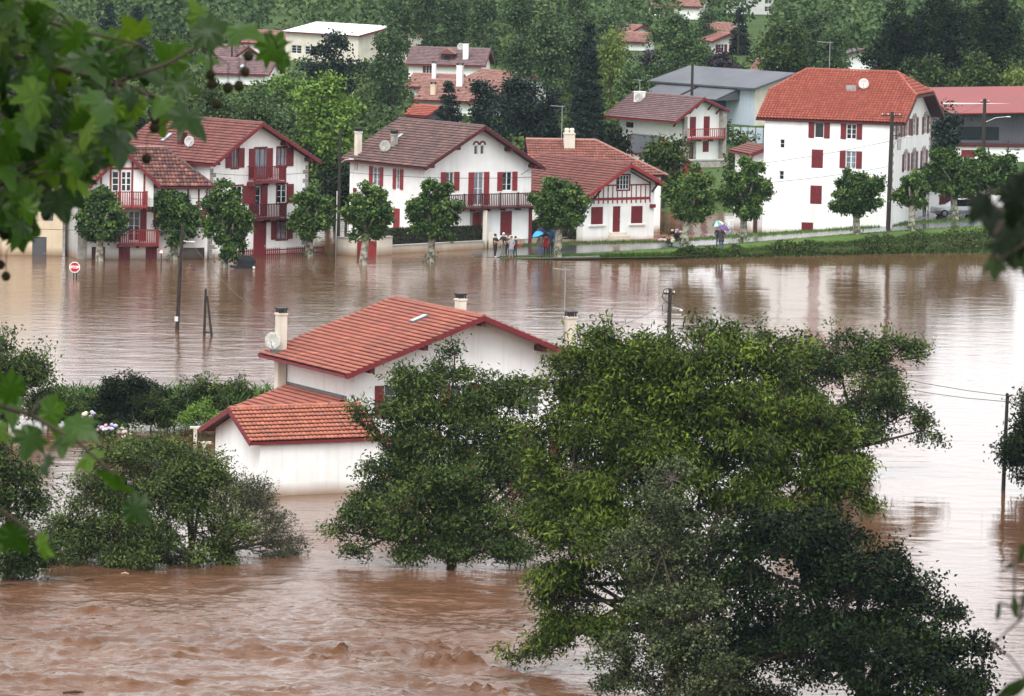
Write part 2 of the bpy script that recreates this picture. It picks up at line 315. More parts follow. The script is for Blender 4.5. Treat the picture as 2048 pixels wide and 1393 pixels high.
        ms = nd(n, 'ShaderNodeMath', operation='MULTIPLY'); ms.inputs[1].default_value = st; n.links.new(rough_.outputs[0], ms.inputs[0]); n.links.new(ms.outputs[0], bp.inputs['Strength'])
        if prev: n.links.new(prev.outputs[0], bp.inputs['Normal'])
        prev = bp
    n.links.new(prev.outputs[0], b.inputs['Normal'])
    return tag(link('water', npmesh('water', v_, f, [m], t=FO.ravel(), smooth=True)), 'brown muddy flood water filling the valley', kind='structure')
CRESTS = [(385, 1306, .16, .9), (520, 1302, .18, .7), (690, 1303, .24, 1.2), (640, 1310, .18, .8), (865, 1290, .26, .55), (860, 1322, .22, .6), (905, 1333, .34, 1.1), (180, 1295, .14, 1.0),
          (250, 1370, .18, .9), (365, 1358, .16, .5), (790, 1306, .14, .9), (190, 1222, .10, .9), (130, 1300, .12, .6), (60, 1335, .12, 1.0), (560, 1385, .12, 1.0), (420, 1240, .08, .8), (950, 1380, .14, 1.1)]
_r = np.random.RandomState(77)
CRESTS += [(_r.uniform(-20, 1000), _r.choice([_r.uniform(1285, 1330), _r.uniform(1215, 1400)]), _r.uniform(.03, .10), _r.uniform(.4, 1.3)) for _ in range(80)]
make_water()

# ------------------------------------------------------------------ ground
def strip(name, A, B, m, label, sub=1):
    A = [Vector(p) for p in A]; B = [Vector(p) for p in B]; mb = MB(); n = len(A)
    mb.add(A + B, [(i, i + 1, n + i + 1, n + i) for i in range(n - 1)])
    return tag(mb.build(name, m), label, kind='structure')
CX = (1000, 1090, 1200, 1340, 1498, 1691, 1850, 2048, 2400)
WLy = (519.5, 520, 518.5, 518, 515, 511, 508, 508, 505)
ZP = (.03, .10, .20, .30, .50, .80, 1.10, 1.30, 1.50); ZR = (.035, .10, .20, .35, .60, .90, 1.20, 1.45, 1.70)
PATH0 = [(-1.03, 444.9), (2.31, 445.2), (6.41, 446.2), (11.68, 447.9), (17.75, 452.3), (25.27, 456.9), (31.70, 462.2), (39.80, 467.7), (54.46, 475.9)]
PATH1 = [(-1.03, 445.6), (2.31, 446.0), (6.42, 447.2), (11.70, 449.0), (17.80, 453.6), (25.34, 458.3), (31.77, 463.6), (39.89, 469.1), (54.60, 477.3)]
ROAD0 = [(-1.04, 446.0), (2.32, 447.3), (6.47, 450.1), (11.83, 454.2), (17.99, 458.8), (25.74, 465.4), (32.12, 468.9), (40.32, 474.1), (55.06, 481.2)]
ROAD1 = [(-1.07, 455.4), (2.36, 458.0), (6.58, 459.6), (11.97, 460.5), (18.20, 464.4), (25.94, 470.0), (32.46, 475.0), (40.76, 480.5), (55.60, 487.0)]
VERGE = [(-1.08, 456.9), (2.36, 459.6), (6.61, 461.0), (12.01, 461.8), (18.33, 467.9), (26.06, 471.8), (32.61, 477.5), (40.96, 483.0), (55.88, 490.0)]
W0 = [at(x, y, 0) for x, y in zip(CX, WLy)]
toe = [(p.x, p.y - 1.2, -.5) for p in W0]
wl = [(p.x, min(p.y, q[1] - .25), .0) for p, q in zip(W0, PATH0)]
pa = [(x, y, z) for (x, y), z in zip(PATH0, ZP)]; pb = [(x, y, z) for (x, y), z in zip(PATH1, ZP)]
ra = [(x, y, z) for (x, y), z in zip(ROAD0, ZR)]; rb = [(x, y, z) for (x, y), z in zip(ROAD1, ZR)]; vg = [(x, y, z + .03) for (x, y), z in zip(VERGE, ZR)]
strip('bank', toe, wl, M['bankmat'], 'submerged toe of the grassy river bank')
bk = [((a[0] + b[0]) / 2, (a[1] + b[1]) / 2 - .3, (a[2] + b[2]) / 2 + .12 * b[2]) for a, b in zip(wl, pa)]
strip('bank', wl, bk, M['bankmat'], 'steep weedy river bank below the path'); strip('bank', bk, pa, M['bankmat'], 'upper lip of the weedy river bank')
strip('path', pa, pb, M['path'], 'narrow wet footpath along the bank')
md = [((a[0] + b[0]) / 2, (a[1] + b[1]) / 2, (a[2] + b[2]) / 2 + .12) for a, b in zip(pb, ra)]
strip('verge', pb, md, M['grass'], 'grass verge between path and avenue trees'); strip('verge', md, ra, M['grass'], 'grass verge beside the wet road')
strip('road', [(-9, 445.5, -.12)] + ra, [(-9, 452.5, -.12)] + rb, M['asphalt'], 'wet asphalt road running out of the flood')
strip('verge', rb, vg, M['grass'], 'narrow grass strip behind the road')
# land behind the avenue: low and flooded in the middle, a forecourt on the right, the plain beyond
def land_z(x, y):
    base = np.clip((y - 492) / 26, 0, 1) * 2.3 - .8
    right = np.clip((x - 19) / 6, 0, 1); ry = np.interp(x, [p[0] for p in vg], [p[1] for p in vg])
    fore = np.interp(x, [p[0] for p in vg], [p[2] for p in vg]) - .04
    z = base * (1 - right) + np.maximum(fore, base) * right
    return np.where((y < ry) & (y < 491), -.9, z)
xs = np.concatenate([[-1500, -600, -250, -120, -80], np.arange(-60, 70, 4.0), [80, 120, 250, 600, 1500]])
ys = np.concatenate([np.arange(452, 530, 3.0), [560, 620, 700, 800, 900, 1000, 1200, 1800, 3000, 5000]])
XX, YY = np.meshgrid(xs, ys); ZZ = land_z(XX, YY)
nx, ny = len(xs), len(ys); i = (np.arange(ny - 1)[:, None] * nx + np.arange(nx - 1)[None]).ravel()
meadow = mat('meadow', (.030, .058, .012), (.055, .090, .022), .03, .9, .1, .4, 2)
tag(link('ground', npmesh('ground', np.stack([XX, YY, ZZ], -1).reshape(-1, 3), np.stack([i, i + 1, i + nx + 1, i + nx], 1), [meadow])), 'green valley floor behind the houses', kind='structure')
p4 = [(.5, 459.3, .02), (4.4, 461.3, .10), (12.6, 464.3, .31), (15.0, 463.6, .35)]
strip('forecourt', [(2.4, 458.2, .115), (6.6, 459.75, .215), (11.97, 460.7, .36), (14.5, 462.6, .44)], [(2.4, 461.5, .13), (5.6, 463.8, .23), (11.2, 468.0, .37), (13.6, 468.4, .45)], M['gravel'], 'orange gravel apron before the timbered cottage')
strip('forecourt', [(26.3, 472.0, .95), (32.7, 477.7, 1.245), (41, 483.2, 1.49), (56, 490.2, 1.74)], [(26.0, 480, 1.0), (33, 500, 1.30), (42, 505, 1.55), (58, 510, 1.8)], M['asphalt'], 'wet asphalt forecourt beside the tall white building')
strip('hillside', [(-200, -60, 32), (-20, -60, 32), (20, -60, 32), (200, -60, 32)], [(-200, 203, -.6), (-20, 203, -.6), (20, 203, -.6), (200, 203, -.6)], M['grass'], 'steep grassy slope below the viewpoint')
# ------------------------------------------------------------------ building kit
MESHES = {}
def cached(key, fn):
    if key not in MESHES: MESHES[key] = fn()
    return MESHES[key]
RNG = np.random.RandomState(5)
def tile_field(Lu, Lv, tw, te, segs, amp, keep=None, lip=.07, skip=None):
    """courses of pantiles over a slope Lu x Lv in (u, v, n) space: a wavy strip for each course, its lower edge lifted over the course below"""
    nu = max(1, int(round(Lu / tw))); nv = max(1, int(round(Lv / te))); tw = Lu / nu; te = Lv / nv
    k = np.arange(segs + 1) / segs; wave = amp * (.5 - .5 * np.cos(2 * np.pi * k)) if segs > 1 else np.zeros(segs + 1)
    V, Fq, T = [], [], []; base = 0
    for r in range(nv):
        for c in range(nu):
            if keep and not keep((c + .5) * tw, (r + .5) * te): continue
            if skip is not None and (c, r) in skip: continue
            jit = RNG.uniform(-.004, .004); u = (c + k) * tw; lo = np.full(segs + 1, r * te); hi = np.full(segs + 1, min(Lv, (r + 1.12) * te))
            V.append(np.stack([u, lo + .01, wave + lip - .03 + jit], 1)); V.append(np.stack([u, lo, wave + lip + jit], 1)); V.append(np.stack([u, hi, wave + jit], 1))
            n = segs + 1; i = base + np.arange(segs)
            Fq.append(np.stack([i, i + 1, i + n + 1, i + n], 1)); Fq.append(np.stack([i + n, i + n + 1, i + 2 * n + 1, i + 2 * n], 1))
            T += [RNG.rand()] * (2 * segs); base += 3 * n
    if not V: return None
    return np.concatenate(V), np.concatenate(Fq), T
def uvn(P, U, V):
    U = Vector(U).normalized(); V = Vector(V).normalized(); N = U.cross(V).normalized(); P = Vector(P)
    return Matrix(((U.x, V.x, N.x, P.x), (U.y, V.y, N.y, P.y), (U.z, V.z, N.z, P.z), (0, 0, 0, 1)))
def inside(poly):
    def f(u, v):
        ok = False; j = len(poly) - 1
        for i in range(len(poly)):
            (xi, yi), (xj, yj) = poly[i], poly[j]
            if (yi > v) != (yj > v) and u < (xj - xi) * (v - yi) / (yj - yi) + xi: ok = not ok
            j = i
        return ok
    return f
def slope(parent, P, U, V, Lu, Lv, mt, tw=.25, te=.36, segs=3, amp=.05, poly=None, under=None, tiles=True, singles=0, near=None, thick=.13):
    """a roof slope: a boarded deck with its covering of tiles on it"""
    Mx = uvn(P, U, V); rect = poly or [(0, 0), (Lu, 0), (Lu, Lv), (0, Lv)]
    deck = MB().prism(rect, lambda p: (p[0], p[1], -thick), lambda p: (p[0], p[1], -.012)).build('roof', under or (M['redwood'] if tiles else mt), parent, mtx=Mx)
    if not tiles: return deck
    keep = inside(poly) if poly else None; skip = set()
    if singles:                                                                   # the nearest tiles as pieces of their own
        nu = int(round(Lu / tw)); nv = int(round(Lv / te)); a, b = Lu / nu, Lv / nv
        W = parent.matrix_basis @ Mx
        cells = sorted(((W @ Vector(((c + .5) * a, (r + .5) * b, 0)) - near).length, c, r) for c in range(nu) for r in range(nv))[:singles]
        f = tile_field(a, b, a, b, segs, amp)
        me = npmesh('tile', f[0], f[1], [mt], tface=[0] * len(f[2]), smooth=False)
        for _, c, r in cells:
            skip.add((c, r)); link('tile', me, deck, loc=(c * a, r * b, RNG.uniform(-.006, .006)), rot=(RNG.uniform(-.008, .008), RNG.uniform(-.01, .01), RNG.uniform(-.012, .012)))
    f = tile_field(Lu, Lv, tw, te, segs, amp, keep, skip=skip)
    if f: tag(link('roof_tiles', npmesh('roof_tiles', f[0], f[1], [mt], tface=f[2]), deck), kind='stuff')
    return deck
def ridge_caps(parent, a, b, mt, r=.13, L=.38, single=False, name='ridge_tile'):
    a, b = Vector(a), Vector(b); d = b - a; n = max(1, int(d.length / L)); L = d.length / n; d.normalize(); x = d.cross(Vector((0, 0, 1))).normalized(); z = x.cross(d)
    def cap(mb, p0, p1, r0, r1):
        vs = []
        for p, rr in ((p0, r0), (p1, r1)):
            for k in range(6): t = math.pi * k / 5; vs.append(p + x * (rr * math.cos(t)) + z * (rr * math.sin(t) * .8))
        mb.add(vs, [(k, k + 1, 6 + k + 1, 6 + k) for k in range(5)] + [(5, 4, 3, 2, 1, 0)])
    if single:
        mb = MB(); cap(mb, Vector(), d * (L * 1.06), r * 1.12, r * .95); me = mb.mesh(name, [mt])
        for k in range(n): link(name, me, parent, loc=a + d * (L * k) - z * .03)
    else:
        mb = MB()
        for k in range(n): cap(mb, a + d * (L * k) - z * .03, a + d * (L * (k + 1.06)) - z * .03, r * 1.12, r * .95)
        mb.build('ridge_tiles', mt, parent)
class House:
    def __init__(s, name, label, cat, X, Y, a, w, d, zb, hel, her, hr, xr=.5, osl=.6, osr=.6, of=.7, ob=.4, wall=None, roof=None, trim=None, tw=.25, te=.36, segs=3, amp=.05, group=None):
        s.__dict__.update(X=X, Y=Y, a=a, w=w, d=d, zb=zb, hel=hel, her=her, hr=hr, x0=xr * w, osl=osl, osr=osr, of=of, ob=ob, tw=tw, te=te, segs=segs, amp=amp)
        s.root = thing(name, label, cat, (X, Y, 0), a, group); s.root.matrix_basis = Matrix.Translation((X, Y, 0)) @ Matrix.Rotation(a, 4, 'Z')
        s.wm = wall or M['render']; s.rm = roof or M['tile_brown']; s.tm = trim or M['red']; s.holes = {}
        s.sides = {'front': ((0, 0), (1, 0)), 'left': ((0, d), (0, -1)), 'right': ((w, 0), (0, 1)), 'back': ((w, d), (-1, 0))}
    def W(s, side, u=0, z=0, n=0):                  # wall frame: x along the wall, y into it, z up
        (ox, oy), (ux, uy) = s.sides[side]; nx, ny = uy, -ux
        return Matrix(((ux, -nx, 0, ox + ux * u + nx * n), (uy, -ny, 0, oy + uy * u + ny * n), (0, 0, 1, z), (0, 0, 0, 1)))
    def world(s, x, y, z=0): return s.root.matrix_basis @ Vector((x, y, z))
    def zl(s, x): return s.hel + (s.hr - s.hel) * (x + s.osl) / (s.x0 + s.osl)
    def zr(s, x): return s.her + (s.hr - s.her) * (s.w + s.osr - x) / (s.w + s.osr - s.x0)
    def hole(s, side, u, z, w, h): s.holes.setdefault(side, []).append((u, z, u + w, z + h))
    def wall_mesh(s, side):
        L = s.w if side in ('front', 'back') else s.d; c = .16
        if side == 'front': top = [(0, s.zl(0) - c), (s.x0, s.hr - c), (s.w, s.zr(s.w) - c)]
        elif side == 'back': top = [(0, s.zr(s.w) - c), (s.w - s.x0, s.hr - c), (s.w, s.zl(0) - c)]
        else: zt = (s.zl(0) if side == 'left' else s.zr(s.w)) - c; top = [(0, zt), (L, zt)]
        if getattr(s, 'tops', None) and side in s.tops: top = s.tops[side]
        H = s.holes.get(side, []); us = sorted(set([L] + [p[0] for p in top] + [x for h in H for x in (h[0], h[2])])); us = [u for u in us if -1e-6 <= u <= L + 1e-6]
        zt = lambda u: float(np.interp(u, [p[0] for p in top], [p[1] for p in top])); mb = MB()
        for a, b in zip(us, us[1:]):
            if b - a < 1e-4: continue
            hs = sorted((h[1], h[3]) for h in H if h[0] < (a + b) / 2 < h[2]); z = s.zb
            for h0, h1 in hs:
                if h0 > z: mb.add([(a, 0, z), (b, 0, z), (b, 0, h0), (a, 0, h0)], [(0, 1, 2, 3)])
                z = max(z, h1)
            mb.add([(a, 0, z), (b, 0, z), (b, 0, zt(b)), (a, 0, zt(a))], [(0, 1, 2, 3)])
        for a, z0, b, z1 in H:
            q = .16; z0 = max(z0, s.zb)
            mb.add([(a, 0, z0), (a, q, z0), (a, q, z1), (a, 0, z1)], [(0, 1, 2, 3)]); mb.add([(b, 0, z0), (b, 0, z1), (b, q, z1), (b, q, z0)], [(0, 1, 2, 3)])
            mb.add([(a, 0, z1), (a, q, z1), (b, q, z1), (b, 0, z1)], [(0, 1, 2, 3)]); mb.add([(a, 0, z0), (b, 0, z0), (b, q, z0), (a, q, z0)], [(0, 1, 2, 3)])
        return mb
    def finish(s, roofs=True, sides=('front', 'left', 'right', 'back'), wm={}, verge=True, tiles=True):
        for k in sides: s.wall_mesh(k).build('wall', wm.get(k, s.wm), s.root, mtx=s.W(k))
        if not roofs: return s
        Lu = s.d + s.of + s.ob; y1 = s.d + s.ob
        vl = Vector((s.x0 + s.osl, 0, s.hr - s.hel)); vr = Vector((-(s.w + s.osr - s.x0), 0, s.hr - s.her))
        kw = dict(mt=s.rm, tw=s.tw, te=s.te, segs=s.segs, amp=s.amp, tiles=tiles)
        s.deckL = slope(s.root, (-s.osl, y1, s.hel), (0, -1, 0), vl, Lu, vl.length, **kw, **getattr(s, 'kwL', {}))
        s.deckR = slope(s.root, (s.w + s.osr, -s.of, s.her), (0, 1, 0), vr, Lu, vr.length, **kw, **getattr(s, 'kwR', {}))
        if tiles: ridge_caps(s.root, (s.x0, -s.of, s.hr + .03), (s.x0, y1, s.hr + .03), s.rm, single=getattr(s, 'caps', False))
        if verge:
            A, B, C_ = (-s.osl, s.hel), (s.x0, s.hr), (s.w + s.osr, s.her)
            for y in (-s.of - .03, y1 + .03):
                for p, q in ((A, B), (B, C_)): MB().beam((p[0], y, p[1] - .11), (q[0], y, q[1] - .11), .05, .24).build('bargeboard', s.tm, s.root)
            for x, z in ((-s.osl - .03, s.hel), (s.w + s.osr + .03, s.her)): MB().beam((x, -s.of, z - .09), (x, y1, z - .09), .07, .14).build('gutter', s.tm, s.root)
        return s
    # ---- openings
    def window(s, side, u, z, w, h, fr=None, cols=2, rows=3, sh='LR', sm=None, sw=None, glass=None, curtain=False, sill=False, hole=True, surround=None):
        if hole: s.hole(side, u, z, w, h)
        fr = fr or M['white_paint']; sm = sm or M['red']; sw = sw or w / 2; gl = glass or M['glass']
        def frame():
            mb = MB(); t = .055; y0, y1 = .06, .13
            for x0, z0, x1, z1 in ((0, 0, w, t), (0, h - t, w, h), (0, t, t, h - t), (w - t, t, w, h - t)): mb.box(x0, y0, z0, x1, y1, z1)
            for c in range(1, cols): mb.box(w * c / cols - .04, y0 + .012, t, w * c / cols + .04, y1 - .012, h - t)
            for r in range(1, rows): mb.box(t, y0 + .024, h * r / rows - .014, w - t, y1 - .024, h * r / rows + .014)
            return mb.mesh('window', [fr])
        o = link('window', cached(('wf', round(w, 2), round(h, 2), fr.name, cols, rows), frame), s.root, mtx=s.W(side, u, z))
        link('pane', cached(('wp', round(w, 2), round(h, 2), gl.name), lambda: MB().box(.03, .10, .03, w - .03, .108, h - .03).mesh('pane', [gl])), o)
        if surround:
            mb = MB(); t = .11
            for x0, z0, x1, z1 in ((-t, -t, w + t, 0), (-t, h, w + t, h + t), (-t, 0, 0, h), (w, 0, w + t, h)): mb.box(x0, -.025, z0, x1, .02, z1)
            mb.build('surround', surround, o)
        if sill: MB().box(-.12, -.12, -.09, w + .12, .05, 0).build('sill', M['white_paint'], o)
        def leaf(ww):
            mb = MB(); n = max(2, int(ww / .17))
            for k in range(n): mb.box(ww * k / n + .004, -.038, .0, ww * (k + 1) / n - .004, 0, h)
            for zz in (.18, .55, .85): mb.box(.01, -.055, h * zz - .05, ww - .01, -.036, h * zz + .05)
            return mb.mesh('shutter', [sm])
        sme = lambda ww: cached(('sh', round(ww, 2), round(h, 2), sm.name), lambda: leaf(ww))
        if sh == 'C':
            for k in (0, 1): link('shutter', sme(w / 2 - .01), o, loc=(k * (w / 2) + .005, .03, 0))
        else:
            if 'L' in sh: link('shutter', sme(sw), o, loc=(-sw - .01, -.012, 0))
            if 'R' in sh: link('shutter', sme(sw), o, loc=(w + .01, -.012, 0))
            if 'r' in sh: link('shutter', sme(sw), o, loc=(w + .01, -.012, 0), rot=(0, 0, -.75))
            if 'l' in sh: link('shutter', sme(sw), o, loc=(-.01 - sw * .75, -.012 - sw * .66, 0), rot=(0, 0, .72))
        return o
    def door(s, side, u, z, w, h, m=None, steps=0, surround=None):
        s.hole(side, u, z, w, h); m = m or M['red']
        def f():
            mb = MB(); mb.box(0.01, .06, 0, w - .01, .11, h - .01)
            for zz in (.08, .38, .68): mb.box(w * .14, .045, h * zz, w * .86, .062, h * (zz + .24))
            return mb.mesh('door', [m])
        o = link('door', f(), s.root, mtx=s.W(side, u, z)); MB().box(w * .85, .0, h * .46, w * .91, .05, h * .50).build('handle', M['metal_grey'], o)
        if surround:
            mb = MB()
            for x0, z0, x1, z1 in ((-.22, 0, 0, h), (w, 0, w + .22, h), (-.22, h, w + .22, h + .22)): mb.box(x0, -.03, z0, x1, .02, z1)
            mb.build('surround', surround, o)
        return o
    def beam(s, side, u0, z0, u1, z1, t=.13, m=None, name='timber', pro=.035):
        return MB().beam((u0, -pro / 2 + .008, z0), (u1, -pro / 2 + .008, z1), pro, t, up=(0, 0, 1) if abs(u1 - u0) > .01 else (1, 0, 0)).build(name, m or s.tm, s.root, mtx=s.W(side)) if abs(u1 - u0) > .01 else \
            MB().box(u0 - t / 2, -pro, z0, u0 + t / 2, .008, z1).build(name, m or s.tm, s.root, mtx=s.W(side))
    def balcony(s, side, u, z, w, h, dep=.9, m=None, step=.14, post=2.2, name='balcony', bm=None, thin=.035):
        m = m or M['red_bright']; mb = MB(); mb.box(0, -dep, -.12, w, .0, 0)
        n = max(2, int(w / 1.3))
        for k in range(n + 1): mb.box(w * k / n - .05, -dep * .8, -.3, w * k / n + .05, 0, -.12)
        o = mb.build(name, m, s.root, mtx=s.W(side, u, z))
        r = MB(); r.box(0, -dep - .03, h - .07, w, -dep + .06, h)
        for x in (0, w - .07): r.box(x, -dep + .06, h - .06, x + .07, 0, h - .002)
        r.box(0, -dep, .07, w, -dep + .05, .12); r.build('handrail', m, o)
        bar = cached(('bal', round(h, 2), m.name, thin), lambda: MB().box(-thin, -.02, .1, thin, .02, h - .06).mesh('baluster', [bm or m]))
        k = max(2, int(w / step))
        for i in range(k + 1): link('baluster', bar, o, loc=(.04 + (w - .08) * i / k, -dep + .02, 0))
        for x in (.04, w - .04):
            for i in range(1, int(dep / step)): link('baluster', bar, o, loc=(x, -dep + step * i, 0))
        pm = cached(('bpo', round(h, 2), m.name), lambda: MB().box(-.05, -.05, -.1, .05, .05, h + .05).mesh('post', [m]))
        k = max(1, int(round(w / post)))
        for i in range(k + 1): link('post', pm, o, loc=(.05 + (w - .1) * i / k, -dep + .02, 0))
        return o
    def skylight(s, x, y, w=.6, h=.9, side='L'):
        z = s.zl(x) if side == 'L' else s.zr(x)
        sl = (s.hr - s.hel) / (s.x0 + s.osl); q = math.atan(sl)
        o = MB().box(-w / 2, -h / 2, .0, w / 2, h / 2, .13).build('skylight', M['flash'], s.root, mtx=Matrix.Translation((x, y, z + .03)) @ Matrix.Rotation(-q, 4, 'Y') @ Matrix.Rotation(math.pi / 2, 4, 'Z'))
        MB().box(-w / 2 + .06, -h / 2 + .06, .131, w / 2 - .06, h / 2 - .06, .145).build('pane', M['skylight'], o)
    def chimney(s, x, y, z0, z1, w=.5, m=None, cap=True, d=None):
        m = m or M['render']; d = d or w; mb = MB().box(-w / 2, -d / 2, z0, w / 2, d / 2, z1); mb.box(-w / 2 - .04, -d / 2 - .04, z1 - .1, w / 2 + .04, d / 2 + .04, z1 - .02)
        o = mb.build('chimney', m, s.root, loc=(x, y, 0))
        if cap:
            c = MB()
            for k in range(4):
                for sx, sy in (((k - 1.5) * w / 4, -d / 2 + .03), ((k - 1.5) * w / 4, d / 2 - .03)): c.box(sx - .035, sy - .03, z1 - .02, sx + .035, sy + .03, z1 + .20)
            c.box(-w / 2 - .03, -d / 2 - .03, z1 + .18, w / 2 + .03, d / 2 + .03, z1 + .26); c.build('chimney_cap', M['dark'], o)
        return o
def dish(parent, loc, r=.4, rz=0.0, tilt=.6, m=None, h=.5):
    o = MB().tube([(0, 0, -h), (0, 0, .0)], .03, 6).build('satellite_dish', M['metal_grey'], parent, loc=loc, rot=(0, 0, rz))
    b = MB().lathe([(0.001, 0), (r * .5, r * .06), (r * .85, r * .19), (r, r * .27), (r * .97, r * .29), (r * .5, r * .1), (.001, .03)], 16)
    d = b.build('reflector', m or M['dish'], o, loc=(0, -.05, .05), rot=(math.pi / 2 - tilt + .3, 0, 0), smooth=True)
    MB().tube([(0, -r * .9, r * .28), (0, -.05, r * .95)], .018, 5).box(-.04, -.1, r * .9, .04, 0, r * 1.02).build('arm', M['metal_grey'], o, loc=(0, -.05, .05), rot=(math.pi / 2 - tilt + .3, 0, 0))
    return o
def antenna(parent, loc, h=2.0, rz=0, n=7, bar=.7):
    mb = MB().tube([(0, 0, 0), (0, 0, h)], .028, 5); mb.tube([(-.2, 0, h - .1), (bar * 1.2, 0, h - .05)], .018, 4)
    for k in range(n): x = -.15 + k * bar * 1.3 / n; mb.tube([(x, -.28 + .02 * k, h - .08), (x, .28 - .02 * k, h - .08)], .012, 4)
    return mb.build('antenna', M['metal_grey'], parent, loc=loc, rot=(0, 0, rz))
CAMP = Vector((0, 0, CAMH))

# ------------------------------------------------------------------ the flooded house in the middle
FH = House('flooded_house', 'white house with red tiled roof standing alone in the flood', 'house', -7.83, 298.37, .435, 13.64, 9.51, -1.2, 5.35, 5.08, 8.14, .48, .94, .63, 1.1, .75,
           roof=M['tile_front'], tw=.235, te=.34, segs=3, amp=.06)
FH.kwL = dict(singles=300, near=CAMP); FH.caps = True
FH.window('front', 1.62, 3.05, 1.5, 1.6, sw=.5); FH.window('front', 5.25, 3.0, 1.25, 1.62, sw=.6); FH.window('front', 9.05, 2.95, 1.2, 1.85, rows=4, sh=''); FH.window('front', 11.3, 2.95, 1.1, 1.62, sh='R', sw=.6)
FH.window('front', 9.2, .1, 1.6, 1.5, sw=.6); FH.window('front', 5.6, .1, 1.2, 1.5, sh='C'); FH.door('front', 2.2, -1.0, 1.9, 2.5, M['wood_brown'])
FH.finish()
for x, zz in ((.5, FH.zl(.5)), (3.4, FH.zl(3.4)), (FH.x0, 8.14), (10.0, FH.zr(10.0)), (12.9, FH.zr(12.9))):
    MB().box(x - .13, -1.05, zz - .50, x + .13, .02, zz - .2).build('purlin', M['redwood'], FH.root)
FH.skylight(FH.x0 - 1.55, 3.4, .55, .95)
c1 = FH.world(-.30, 8.9); zt = zat(c1.x, c1.y, 626); FH.chimney(-.30, 8.9, -1.0, zt, .47, M['render_cream'])
MB().box(-.75, 8.5, FH.zl(-.3) - .3, .15, 9.3, FH.zl(-.3) + .10).build('flashing', M['flash'], FH.root)
dish(FH.root, (-.75, 8.75, zt - 1.45), .44, -.75, .35)
c2 = FH.world(9.0, 7.2); FH.chimney(9.0, 7.2, 5.5, zat(c2.x, c2.y, 597), .46, M['render_cream'])
c3 = FH.world(13.4, 3.2); z3 = zat(c3.x, c3.y, 633); FH.chimney(13.4, 3.2, 3.0, z3, .50, M['render_cream'])
antenna(FH.root, (13.05, 3.2, z3 - 1.2), 3.7, 2.6, 5, .55)
slope(FH.root, (1.4, -1.0, 1.75), (1, 0, 0), (0, 1, .38), 3.4, 1.05, M['tile_garage'], .22, .33)
# lean-to between the garage and the side wall
slope(FH.root, (-2.9, 8.6, 2.85), (0, -1, 0), (2.9, 0, 1.05), 7.6, 3.05, M['tile_front'], .235, .33)
MB().beam((-.03, 8.6, 3.98), (-.03, .95, 3.98), .06, .16).build('flashing', M['flash'], FH.root)
MB().box(-2.5, 1.2, -1.2, -2.3, 8.2, 2.9).box(-2.5, 8.0, -1.2, -.02, 8.2, 2.9).build('wall', M['render'], FH.root)
# garage in front of it
GA = House('garage', 'low white garage with orange tiled gable roof before the flooded house', 'garage', -14.53, 294.26, -1.066, 4.98, 6.54, -1.2, 2.79, 2.70, 4.12, .54, .55, .16, .6, .05, roof=M['tile_garage'], tw=.232, te=.315, segs=3, amp=.06)
GA.kwR = dict(singles=300, near=CAMP); GA.caps = True
GA.finish()

# ------------------------------------------------------------------ central house on the far bank
CH = House('basque_house', 'white house with brown tiled roof, long red balcony and twin arched windows', 'house', -6.88, 452.08, .645, 10.11, 9.72, -1.2, 6.27, 6.04, 9.32, .49, .62, .65, .90, .53, roof=M['tile_brown'], trim=M['redwood'])
CH.window('front', 2.04, 4.42, .72, 1.42, sh='LR', sw=.5, sm=M['red_bright']); CH.window('front', 7.35, 4.30, .92, 1.45, sw=.48, sm=M['red_bright'])
CH.window('front', 4.64, 3.28, .94, 2.5, rows=2, sw=.5, sm=M['red_bright'], curtain=True, glass=M['glass_net'])
CH.balcony('front', 1.5, 3.12, 8.6, 1.05, .75, M['redwood'], .17, 1.75, thin=.03)
CH.door('front', 4.57, .3, .97, 2.45, surround=M['stone']); CH.window('front', 7.24, .9, 1.1, 1.85, sh='C')
for u in (4.63, 5.22):
    CH.window('front', u, 7.10, .34, .72, rows=1, cols=1, sh='')
    mb = MB(); cx_, cz_ = u + .17, 7.84
    for k in range(9):
        t0, t1 = math.pi * k / 9, math.pi * (k + 1) / 9
        mb.prism([(cx_ + .32 * math.cos(t0), cz_ + .32 * math.sin(t0)), (cx_ + .32 * math.cos(t1), cz_ + .32 * math.sin(t1)), (cx_ + .19 * math.cos(t1), cz_ + .19 * math.sin(t1)), (cx_ + .19 * math.cos(t0), cz_ + .19 * math.sin(t0))], lambda p: (p[0], -.05, p[1]), lambda p: (p[0], .03, p[1]))
    mb.build('arch', M['red'], CH.root, mtx=CH.W('front'))
CH.window('left', 3.04, 4.46, .92, 1.45, sw=.45, sm=M['red_bright'], glass=M['glass_net']); CH.window('left', 6.10, 4.36, .52, 1.55, sw=.4, sm=M['red_bright'])
CH.window('left', .45, 3.0, .5, 1.1, sh='C'); CH.window('left', 5.8, .9, .85, 2.0, sh='C', sm=M['red_bright'])
CH.finish()
for x, zz in ((.2, CH.zl(.2)), (2.6, CH.zl(2.6)), (7.6, CH.zr(7.6)), (9.9, CH.zr(9.9))): MB().box(x - .12, -.86, zz - .48, x + .12, .02, zz - .2).build('purlin', M['redwood'], CH.root)
MB().box(9.95, -.16, -1, 10.16, .05, 3.0).build('corner_post', M['red'], CH.root)
for px, yy, top, w_ in ((723, 8.9, 263, .42), (787, 6.2, 268, .4)):
    x = .15 if px == 723 else 1.6; p = CH.world(x, yy); CH.chimney(x, yy, 5.5, zat(p.x, p.y, top), w_, M['render_cream'] if px == 723 else M['stone'])
dish(CH.root, (.55, 6.0, CH.zl(.55) + .55), .44, -.4, .2)
CH.skylight(2.55, 6.9, .45, .9)
MB().tube([(8.9, -.3, 5.5), (9.6, -.35, 5.9)], .02).build('bracket', M['dark'], CH.root)

